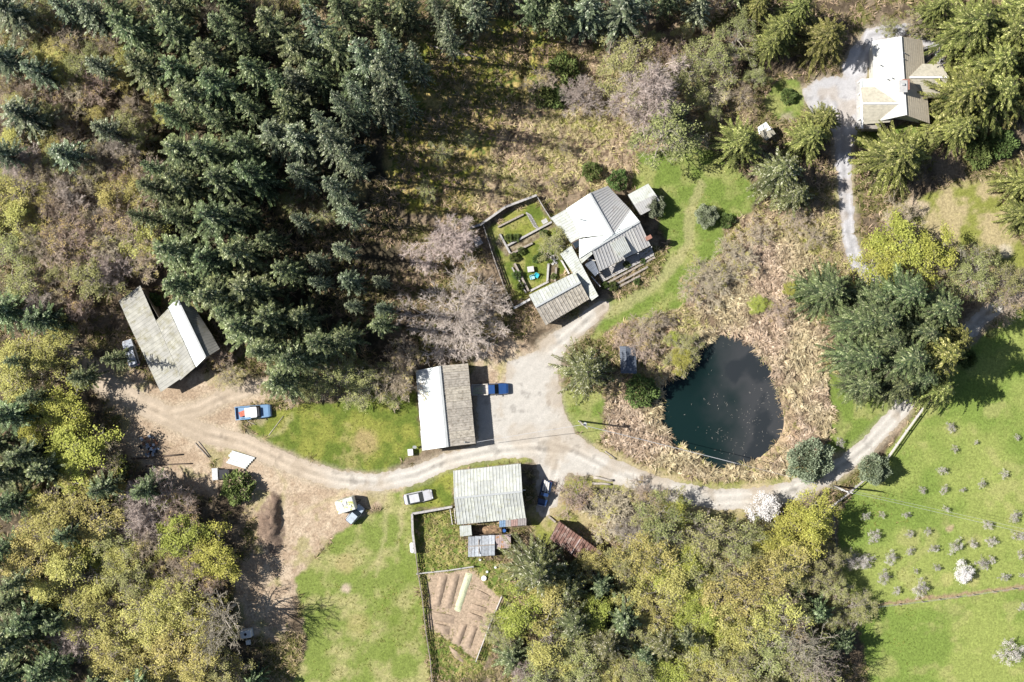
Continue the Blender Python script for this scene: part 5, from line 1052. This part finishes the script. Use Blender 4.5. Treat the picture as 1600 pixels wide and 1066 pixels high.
# tank, boxes
t = thing('propane_tank', 'white horizontal tank lying along the fence of the weedy pen', 'tank', (*XY(645, 855), 0), math.radians(95))
MB().tube([(-.85, 0, .6), (-.75, 0, .6), (-.6, 0, .6), (.6, 0, .6), (.75, 0, .6), (.85, 0, .6)], [.12, .3, .4, .4, .3, .12], 14).build('shell', MAT['trim_white'], t, smooth=True)
for x in (-.5, .5): box('saddle', MAT['concrete'], t, (x, 0, .12), (.2, .6, .3))
box('valve_cover', MAT['flashing'], t, (0, 0, 1.03), (.25, .2, .14))
def cabinet(name, label, cat, pxy, ang, d, m, lidm=None):
    t = thing(name, label, cat, (*XY(*pxy), 0), math.radians(ang)); box('body', m, t, (0, 0, d[2] / 2), d, bevel=.03); box('lid', lidm or m, t, (0, 0, d[2] + .03), (d[0] * 1.06, d[1] * 1.06, .06), bevel=.01); box('door', MAT['trim_white'], t, (d[0] / 2 + .01, 0, d[2] / 2), (.03, d[1] * .8, d[2] * .8)); return t
cabinet('white_hut_box', 'white box standing on the lawn at the lower left of the white and tan barn', 'box', (642, 706), 5, (.75, .95, 1.0), MAT['trim_white'], wt)
t = thing('satellite_dish', 'small round dish beside the white box on the barn lawn', 'dish', (*XY(648.5, 697.5), 0)); MB().tube([(0, 0, 0), (0, 0, .8)], .04, 6).build('mast', MAT['flashing'], t); MB().tube([(0, 0, .8), (0, -.03, .86), (0, -.06, .9)], [.08, .24, .33], 14).build('bowl', MAT['flashing'], t)
cabinet('chest_freezer', 'old grey-lidded chest freezer at the edge of the brush below the scrap heap', 'freezer', (338, 740), 3, (.85, 1.75, .95), mat('dull_white', (.50, .50, .49), .5, namt=.15))
cabinet('black_tank', 'black cube-shaped tank right of the old chest freezer', 'tank', (352, 740), 3, (1.3, 1.4, 1.1), MAT['black_plastic'])
t = thing('white_tank', 'white plastic tank half under branches at the bottom left wood edge', 'tank', (*XY(386.5, 988), 0), .15); box('body', MAT['trim_white'], t, (0, 0, .8), (1.8, 1.25, 1.5), bevel=.15); box('frame', MAT['flashing'], t, (0, 0, .06), (1.9, 1.35, .12)); MB().tube([(0, 0, 1.5), (0, 0, 1.62)], .22, 10).build('cap', MAT['black_plastic'], t)
box('hose_box', MAT['trim_white'], t, (0, -1.5, .3), (.7, .7, .6), bevel=.03)
# stacked pale sheets
t = thing('sheet_stack', 'stack of long white corrugated sheets beside the dirt track', 'sheet stack', (*XY(376, 720), 0), math.radians(-17))
for i in range(6): panel((-2.0 + .15 * (i % 3), -.95 + i * .36, .25 + .05 * (i % 2)), (-2.0 + .15 * (i % 3), -.62 + i * .36, .28), (2.0 - .35 * (5 - i) * .5, -.62 + i * .36, .3), (2.0 - .35 * (5 - i) * .5, -.95 + i * .36, .26), rib=.11, rh=.02, style='wave').build('sheet', MAT['white_metal_roof'], t)
for x in (-1.4, 0, 1.2): box('bearer', MAT['old_wood'], t, (x, 0, .1), (.15, 2.0, .2))
# scrap heap
t = thing('scrap_heap', 'heap of bluish scrap and torn plastic in the brush left of the sheet stack', 'scrap heap', (*XY(234, 696), 0)); rr = random.Random(2)
cm = [mat('scrap_blue', (.25, .30, .38), .5, nscale=6, namt=.4), mat('scrap_white', (.55, .57, .60), .5, nscale=6, namt=.3), MAT['black_plastic'], mat('scrap_rust', (.28, .15, .09), .8, nscale=6, namt=.3)]
for i in range(34): a = rr.random() * 6.28; r_ = rr.random() ** .7 * 1.5; box('scrap', cm[rr.randrange(4)], t, (math.cos(a) * r_, math.sin(a) * r_ * 1.2, .15 + .5 * (1.5 - r_) * rr.random()), (.2 + .5 * rr.random(), .15 + .4 * rr.random(), .05 + .25 * rr.random()), rr.random() * 3, rx=rr.random() - .5, ry=rr.random() - .5)
# timbers, logs
def log(label, a, b, r=.14, m='old_wood', name='log', cat='log', group=None):
    t = thing(name, label, cat, (0, 0, 0), group=group); A = Vector(P(*a, 0)); B = Vector(P(*b, 0)); z = Vector((0, 0, r + .03)); n_ = 4; pts = [A.lerp(B, i / n_) + z + Vector((rr.random() - .5, rr.random() - .5, .2 * rr.random())) * r * .6 for i in range(n_ + 1)]
    MB().tube([tuple(p) for p in pts], [r, r * .96, r * .9, r * .85, r * .8], 8).build('stem', MAT[m], t, smooth=True); return t
for i, (a, b, r, m, lb) in enumerate([((927, 746), (957, 751), .22, 'grey_bark', 'pale peeled log at the upper edge of the brush pile'), ((925, 755), (955, 757), .2, 'grey_bark', 'second pale log, just below the peeled one on the brush pile'), ((305, 692), (326, 715), .1, 'old_wood', 'thin timber lying in the brush between scrap heap and track'), ((310, 690), (329, 714), .08, 'old_wood', 'thinner twin of the timber lying in the brush'),
     ((205, 717), (285, 710), .16, 'dark_wood', 'long dark fallen trunk below the scrap heap'), ((228, 728), (300, 724), .12, 'dark_wood', 'shorter dark fallen trunk below the long one'), ((945, 705), (962, 717), .12, 'old_wood', 'grey timber kerb beside the road near the pond reeds'),
     ((1070, 98), (1098, 122), .1, 'grey_bark', 'crooked dead stem lying in the brush right of the tall bare tree'), ((765, 985), (785, 1008), .07, 'grey_bark', 'thin pale stick lying right of the vegetable plot fence'), ((672, 72), (752, 92), .14, 'grey_bark', 'long dead trunk lying across the mossy wood edge'), ((318, 25), (330, 60), .12, 'grey_bark', 'pale dead stem standing out in the dark firs'),
     ((420, 680), (443, 650), .05, 'grey_bark', 'thin pale stick lying on the barn lawn')]): log(lb, a, b, r, m)
log('pale pole lying on the ground below the blue lawn pickup', (383, 656), (400, 664), .06, 'grey_bark', 'pole', 'pole')
# brush pile
rg = np.random.default_rng(9); n = 1500; a = rg.random(n) * 6.283; r_ = np.sqrt(rg.random(n)); cx, cy = XY(962, 790); x = cx + np.cos(a) * r_ * 5.4; y = cy + np.sin(a) * r_ * 2.4 - .12 * (x - cx); z = (1 - r_) * 1.3 * rg.random(n); aa = rg.normal(0, .5, n) + math.pi * (rg.random(n) < .5); d = np.stack([np.cos(aa), np.sin(aa) - .15, rg.normal(0, .2, n)], -1) * (.6 + 2.2 * rg.random(n))[:, None]
p = np.stack([x, y, z + .1], -1) - d * .5; rad = .015 + .03 * rg.random(n); v_, f_ = segs_mesh(p, p + d, rad, rad * .5); o = link('brush_pile', np_mesh('brush_pile', v_, [f_], np.repeat(np.array([[.36, .29, .23]]) * (.5 + .8 * rg.random((n, 1))), 6, axis=0)), MAT['twigs']); tag(o, 'low heap of cut grey-brown branches between road and lower wood', 'brush pile')

# ------------------------------------------------------------ fences
def fence(label, pts, h_=1.1, kind='rail', post_step=2.4, m='grey_wood', rails=(.45, .95), lean=0, name='fence', cat='fence', w_=.12, rw=.14):
    t = thing(name, label, cat)
    for (a, b) in zip(pts[:-1], pts[1:]):
        A = Vector(P(*a, 0)); B = Vector(P(*b, 0)); L_ = (B - A).length; n_ = max(1, round(L_ / post_step))
        for i in range(n_ + 1):
            if i == n_ and b != pts[-1]: continue
            p = A.lerp(B, i / n_); MB().box((p.x, p.y, h_ / 2), (w_, w_, h_)).build('post', MAT[m], t)
        for i in range(n_):
            p, q = A.lerp(B, i / n_), A.lerp(B, (i + 1) / n_)
            if kind == 'rail':
                for z_ in rails: MB().beam((p.x, p.y, z_), (q.x, q.y, z_), .06, rw).build('rail', MAT[m], t)
            elif kind == 'board': MB().beam((p.x, p.y, h_ * .52), (q.x, q.y, h_ * .52), .09, h_ * .9).build('panel', MAT[m], t); MB().beam((p.x, p.y, h_ + .03), (q.x, q.y, h_ + .03), .34, .06).build('capping', MAT[m], t)
            elif kind == 'wire':
                for z_ in rails: MB().beam((p.x, p.y, z_), (q.x, q.y, z_), .02, .02).build('wire', MAT['flashing'], t)
    return t
mat('pale_rail', (.55, .52, .49), .8, nscale=4, namt=.15)
fence('pale post-and-rail fence along the upper orchard side of the road', [(1447, 628), (1415, 672), (1384, 716)], 1.25, post_step=2.2, m='pale_rail', rails=(.4, .8, 1.2), rw=.2, w_=.16)
fence('pale rail fence between the lower shrub and the dark tree shadow', [(1350, 748), (1324, 770), (1296, 792)], 1.2, post_step=2.2, m='pale_rail', rails=(.5, 1.1), rw=.2, w_=.16)
fence('wire fence with a dead-grass strip along the left edge of the orchard', [(1300, 800), (1306, 860), (1318, 920), (1332, 945)], 1.1, 'wire', 3, 'old_wood', (.5, 1.0)); fence('wire fence with a dead-grass strip across the lower orchard', [(1370, 947), (1440, 939), (1520, 928), (1612, 914)], 1.1, 'wire', 3, 'old_wood', (.5, 1.0))
fence('tall grey board fence round the upper house garden', [(735, 358), (752, 352), (790, 325), (838, 307)], 1.6, 'board'); fence('slim fence between the house garden and the porch', [(838, 307), (852, 330), (860, 342)], 1.3, post_step=1.8, rails=(.4, .8, 1.2), rw=.2)
fence('long slim fence on the left side of the house garden', [(755, 352), (772, 405), (788, 450), (803, 480)], 1.3, post_step=1.8, rails=(.4, .8, 1.2), rw=.22); fence('short blue-grey board fence below the house garden', [(803, 482), (828, 468)], 1.3, 'board', m='grey_metal_roof')
fence('grey plank fence on the upper side of the weedy pen', [(645, 801), (680, 795), (707, 790)], 1.5, 'board'); fence('broad grey plank fence on the left side of the weedy pen', [(645, 801), (646, 830), (650, 862)], 1.7, 'board', m='grey_wood'); fence('ragged old fence down the left side of the vegetable plot', [(650, 862), (654, 895), (660, 930), (666, 985), (673, 1030), (676, 1075)], 1.3, post_step=1.8, m='old_wood', rails=(.4, .8, 1.2), rw=.22)
fence('pale fence along the upper side of the vegetable plot', [(652, 895), (700, 890), (740, 884)], 1.2, m='pale_rail', rails=(.5, 1.1), rw=.25); fence('open rail fence down the right side of the vegetable plot', [(784, 930), (765, 975), (744, 1030)], 1.6, post_step=2.0, m='pale_rail', rails=(.3, .7, 1.1, 1.5), rw=.15)
fence('grey pallet stair leaning at the left side of the cream ribbed barn', [(703, 792), (707, 818)], .9, post_step=.5, m='pale_rail', rails=(.3, .8), name='pallet_rack', cat='rack'); 
fence('second pallet rack nearer the wall of the cream ribbed barn', [(710, 794), (712, 816)], .9, post_step=.5, m='pale_rail', rails=(.3, .8), name='pallet_rack', cat='rack')
# garden planters, path and kerbs
def kerb(label, a, b, w_=.25, h_=.3, m='grey_wood'):
    t = thing('planter_edge', label, 'planter edge', group='timber planter edges in the house garden'); MB().beam(P(*a, h_ / 2), P(*b, h_ / 2), w_, h_).build('timber', MAT[m], t)
kerb('long dark timber edge across the upper garden lawn', (778, 355), (818, 335), .25, .5, 'old_wood'); kerb('upper timber edge of the middle garden planter', (793, 384), (862, 347), .3, .5); kerb('lower timber edge of the middle garden planter', (798, 397), (832, 380), .3, .5, 'old_wood'); kerb('short left edge of the middle garden planter', (781, 366), (797, 396), .3, .4)
kerb('long sloping timber edge above the garage, left one', (804, 412), (826, 455), .3, .7, 'old_wood'); kerb('thin timber edge left of the sloping one', (800, 418), (822, 458), .2, .4); kerb('timber edge along the garage roof', (828, 455), (857, 440), .3, .4); kerb('stone edge of the right garden bed', (857, 412), (855, 440), .3, .4, 'concrete'); kerb('second edge of the right garden bed', (869, 418), (867, 440), .3, .5, 'old_wood'); kerb('pale edge beside the walkway posts', (876, 405), (889, 428), .25, .4, 'pale_rail')
t = thing('garden_path', 'grey plank path across the upper garden lawn', 'path'); 
for i in range(9): p_ = lerp2((826, 335), (838, 356), i / 8); MB().box((*XY(*p_), .06), (1.0, .22, .08), -.55 + 3.14).build('plank', MAT['grey_wood'], t)
t = thing('garden_table', 'pale square table on the lawn above the turquoise chairs', 'table', (*XY(829, 421), 0), .15); box('top', MAT['pale_rail'], t, (0, 0, .7), (1.0, .85, .06)); 
for sx in (-1, 1):
    for sy in (-1, 1): box('leg', MAT['pale_rail'], t, (sx * .42, sy * .35, .34), (.07, .07, .68))
tq = mat('turquoise_plastic', (.04, .42, .50), .4, namt=.05); tl = mat('pale_aqua', (.35, .62, .66), .4, namt=.05)
for k, (x, y, m_, an, lb) in enumerate(((831.5, 434, tl, .3, 'pale aqua plastic garden chair, left of the pair'), (838, 431, tq, -.5, 'turquoise plastic garden chair, right of the pair'))):
    t = thing('garden_chair', lb, 'chair', (*XY(x, y), 0), an, 'plastic garden chairs'); box('seat', m_, t, (0, 0, .42), (.62, .6, .06), bevel=.02); box('backrest', m_, t, (0, .32, .7), (.62, .06, .6), rx=-.2, bevel=.02)
    for sx in (-1, 1):
        box('armrest', m_, t, (sx * .33, 0, .62), (.07, .6, .05))
        for sy in (-1, 1): box('leg', m_, t, (sx * .27, sy * .25, .2), (.06, .06, .4))
t = thing('garden_box', 'small weathered crate outside the garden fence', 'crate', (*XY(747, 378), 0), .5)
for i in range(5): box('slat', MAT['pale_rail'], t, (0, -.5 + i * .25, .5), (1.2, .18, .06))
for sx in (-1, 1): box('side', MAT['old_wood'], t, (sx * .56, 0, .23), (.06, 1.2, .44))
box('paving', MAT['concrete'], thing('flagstone', 'single grey flagstone beside the plank path in the house garden', 'flagstone', (*XY(851, 346), 0), .5), (0, 0, .05), (.9, .7, .1), bevel=.02)
t = thing('stone_bed', 'small stone patch at the top of the right garden bed', 'paving'); 
for i in range(12): rr_ = rr.random; MB().box((*XY(862 + rr_() * 12, 399 + rr_() * 14), .06), (.35 + .3 * rr_(), .3 + .25 * rr_(), .14), rr_() * 3).build('stone', MAT['concrete'], t, bevel=.03)

# ------------------------------------------------------------ vegetable beds
def bed(label, quad, h_=.28, m='soil'):
    (A, B, C, D) = quad; t_ = []; nu, nv = 10, 26; r = random.Random(int(A[0])); 
    for j in range(nv):
        for i in range(nu):
            u_, v_ = i / (nu - 1), j / (nv - 1); a = lerp2(lerp2(A, B, u_), lerp2(D, C, u_), v_); z_ = h_ * min(1, 2.6 * min(u_, 1 - u_)) * min(1, 8 * min(v_, 1 - v_)) + (r.random() - .5) * .07 if 0 < i < nu - 1 and 0 < j < nv - 1 else -.08
            a = (a[0] + (r.random() - .5) * .4, a[1] + (r.random() - .5) * .4); t_.append(P(*a, z_ + .02))
    fs = [(j * nu + i, (j + 1) * nu + i, (j + 1) * nu + i + 1, j * nu + i + 1) for j in range(nv - 1) for i in range(nu - 1)]
    o = MB().add(t_, fs).build('garden_bed', MAT[m], smooth=True); tag(o, label, 'garden bed', 'raised beds of the vegetable plot')
bed('leftmost long upper soil bed of the vegetable plot', [(687, 897), (701, 897), (688, 950), (674, 948)]); bed('second long upper soil bed of the vegetable plot', [(706, 896), (720, 895), (706, 953), (690, 951)]); bed('pale straw-covered long bed of the vegetable plot', [(728, 893), (740, 896), (719, 959), (708, 954)], .2, 'straw_mulch')
bed('broad cross bed left of the plot centre, upper one', [(671, 954), (713, 962), (711, 976), (670, 968)], .25); bed('short cross bed just below the broad one', [(672, 971), (706, 979), (702, 993), (688, 990)], .25); bed('left of the two long lower soil beds', [(720, 973), (732, 975), (719, 1010), (706, 1006)]); bed('right of the two long lower soil beds', [(737, 976), (748, 979), (735, 1016), (722, 1011)])
bed('upper right short soil bed, near the open fence', [(735, 942), (763, 950), (760, 959), (732, 951)]); bed('weedy short soil bed below it on the right', [(730, 955), (757, 965), (754, 973), (727, 964)]); bed('grassy top right bed of the vegetable plot', [(742, 918), (769, 932), (765, 941), (739, 932)], .2); bed('ragged bottom bed of the vegetable plot', [(700, 1008), (722, 1022), (727, 1038), (706, 1026)], .25)
for (x, y, lb) in ((705, 870, 'x'),): pass
t = thing('planter_ring', 'round white-rimmed planter on the grass above the vegetable plot', 'planter', (*XY(756, 903), 0)); MB().tube([(0, 0, 0), (0, 0, .4), (0, 0, .41), (0, 0, .25)], [.38, .42, .30, .28], 14, cap=False).build('rim', MAT['trim_white'], t); MB().tube([(0, 0, .2), (0, 0, .28)], .3, 10).build('soil_fill', MAT['soil'], t)
for k, (x, y, lb) in enumerate(((750, 874, 'white bucket just below the coop'), (761, 893, 'larger white bucket above the round planter'), (774, 886, 'white bucket under the branches right of the planter'))):
    t = thing('bucket', lb, 'bucket', (*XY(x, y), 0)); MB().tube([(0, 0, 0), (0, 0, .38)], [.14, .18], 12).build('shell', MAT['trim_white'], t); MB().tube([(0, 0, .38), (0, 0, .40)], .19, 12).build('lid', MAT['trim_white'], t)
o = MB(); r = random.Random(4); vsx = []; 
for j in range(7):
    for i in range(12): a = i / 12 * 6.283; q = 1 - j / 6; c_ = XY(797, 966); vsx.append((c_[0] + math.cos(a) * .75 * q * (.9 + .2 * r.random()), c_[1] + math.sin(a) * .65 * q * (.9 + .2 * r.random()), .6 * (1 - q * q) - .02))
o.add(vsx, [(j * 12 + i, j * 12 + (i + 1) % 12, (j + 1) * 12 + (i + 1) % 12, (j + 1) * 12 + i) for j in range(6) for i in range(12)]); tag(o.build('soil_pile', MAT['soil'], smooth=True), 'small round reddish soil pile right of the vegetable plot', 'soil pile')

# ------------------------------------------------------------ utility poles and wires
mat('pole_wood', (.36, .33, .30), .9, nscale=4, namt=.2); mat('wire_grey', (.40, .40, .40), .5, namt=0)
def upole(label, top_px, h_, arm=0, m='pole_wood'):
    tp = Vector(P(*top_px, h_)); t = thing('utility_pole', label, 'utility pole', (tp.x, tp.y, 0)); MB().tube([(0, 0, -.5), (0, 0, h_ / 2), (0, 0, h_)], [.17, .14, .11], 10).build('pole', MAT[m], t, smooth=True)
    MB().box((0, 0, h_ - .5), (.12, 1.9, .14), arm).build('crossarm', MAT[m], t)
    for s in (-.8, .8): MB().tube([(-math.sin(arm) * s, math.cos(arm) * s, h_ - .42), (-math.sin(arm) * s, math.cos(arm) * s, h_ - .2)], [.06, .04], 8).build('insulator', MAT['trim_white'], t)
    return t
tp = upole('wooden utility pole with crossarm on the grass left of the pond reeds', (911, 664), 9, .9); MB().tube([(.35, .1, 7.6), (.35, .1, 8.5)], .24, 12).build('transformer', MAT['flashing'], tp)
upole('utility pole beside the rail fence right of the road bend', (1325, 769), 8.5, 1.3, 'pale_rail')
def wire(label, a, b, za, zb, sag=.8, r=.022, group=None):
    A = Vector(P(*a, za)); B = Vector(P(*b, zb)); pts = []
    for i in range(25): t_ = i / 24; p = A.lerp(B, t_); p.z -= 4 * sag * t_ * (1 - t_); pts.append(tuple(p))
    o = MB().tube(pts, r, 5).build('power_line', MAT['wire_grey']); tag(o, label, 'power line', 'overhead power lines')
wire('overhead line from the white and tan barn to the pond pole', (745, 691), (909, 664), 3.6, 8.6, .5, .03); wire('overhead line from the pond pole over the pond edge', (913, 665), (1150, 724), 8.6, 8.3, .9, .045); wire('overhead line from the pond edge on to the fence pole', (1150, 724), (1325, 769), 8.3, 8.1, .9, .02)
wire('overhead line from the fence pole across the orchard', (1325, 769), (1640, 842), 8.1, 8, 1.2, .02); wire('second overhead line across the orchard', (1326, 766), (1640, 836), 8.1, 8, 1.3, .016)
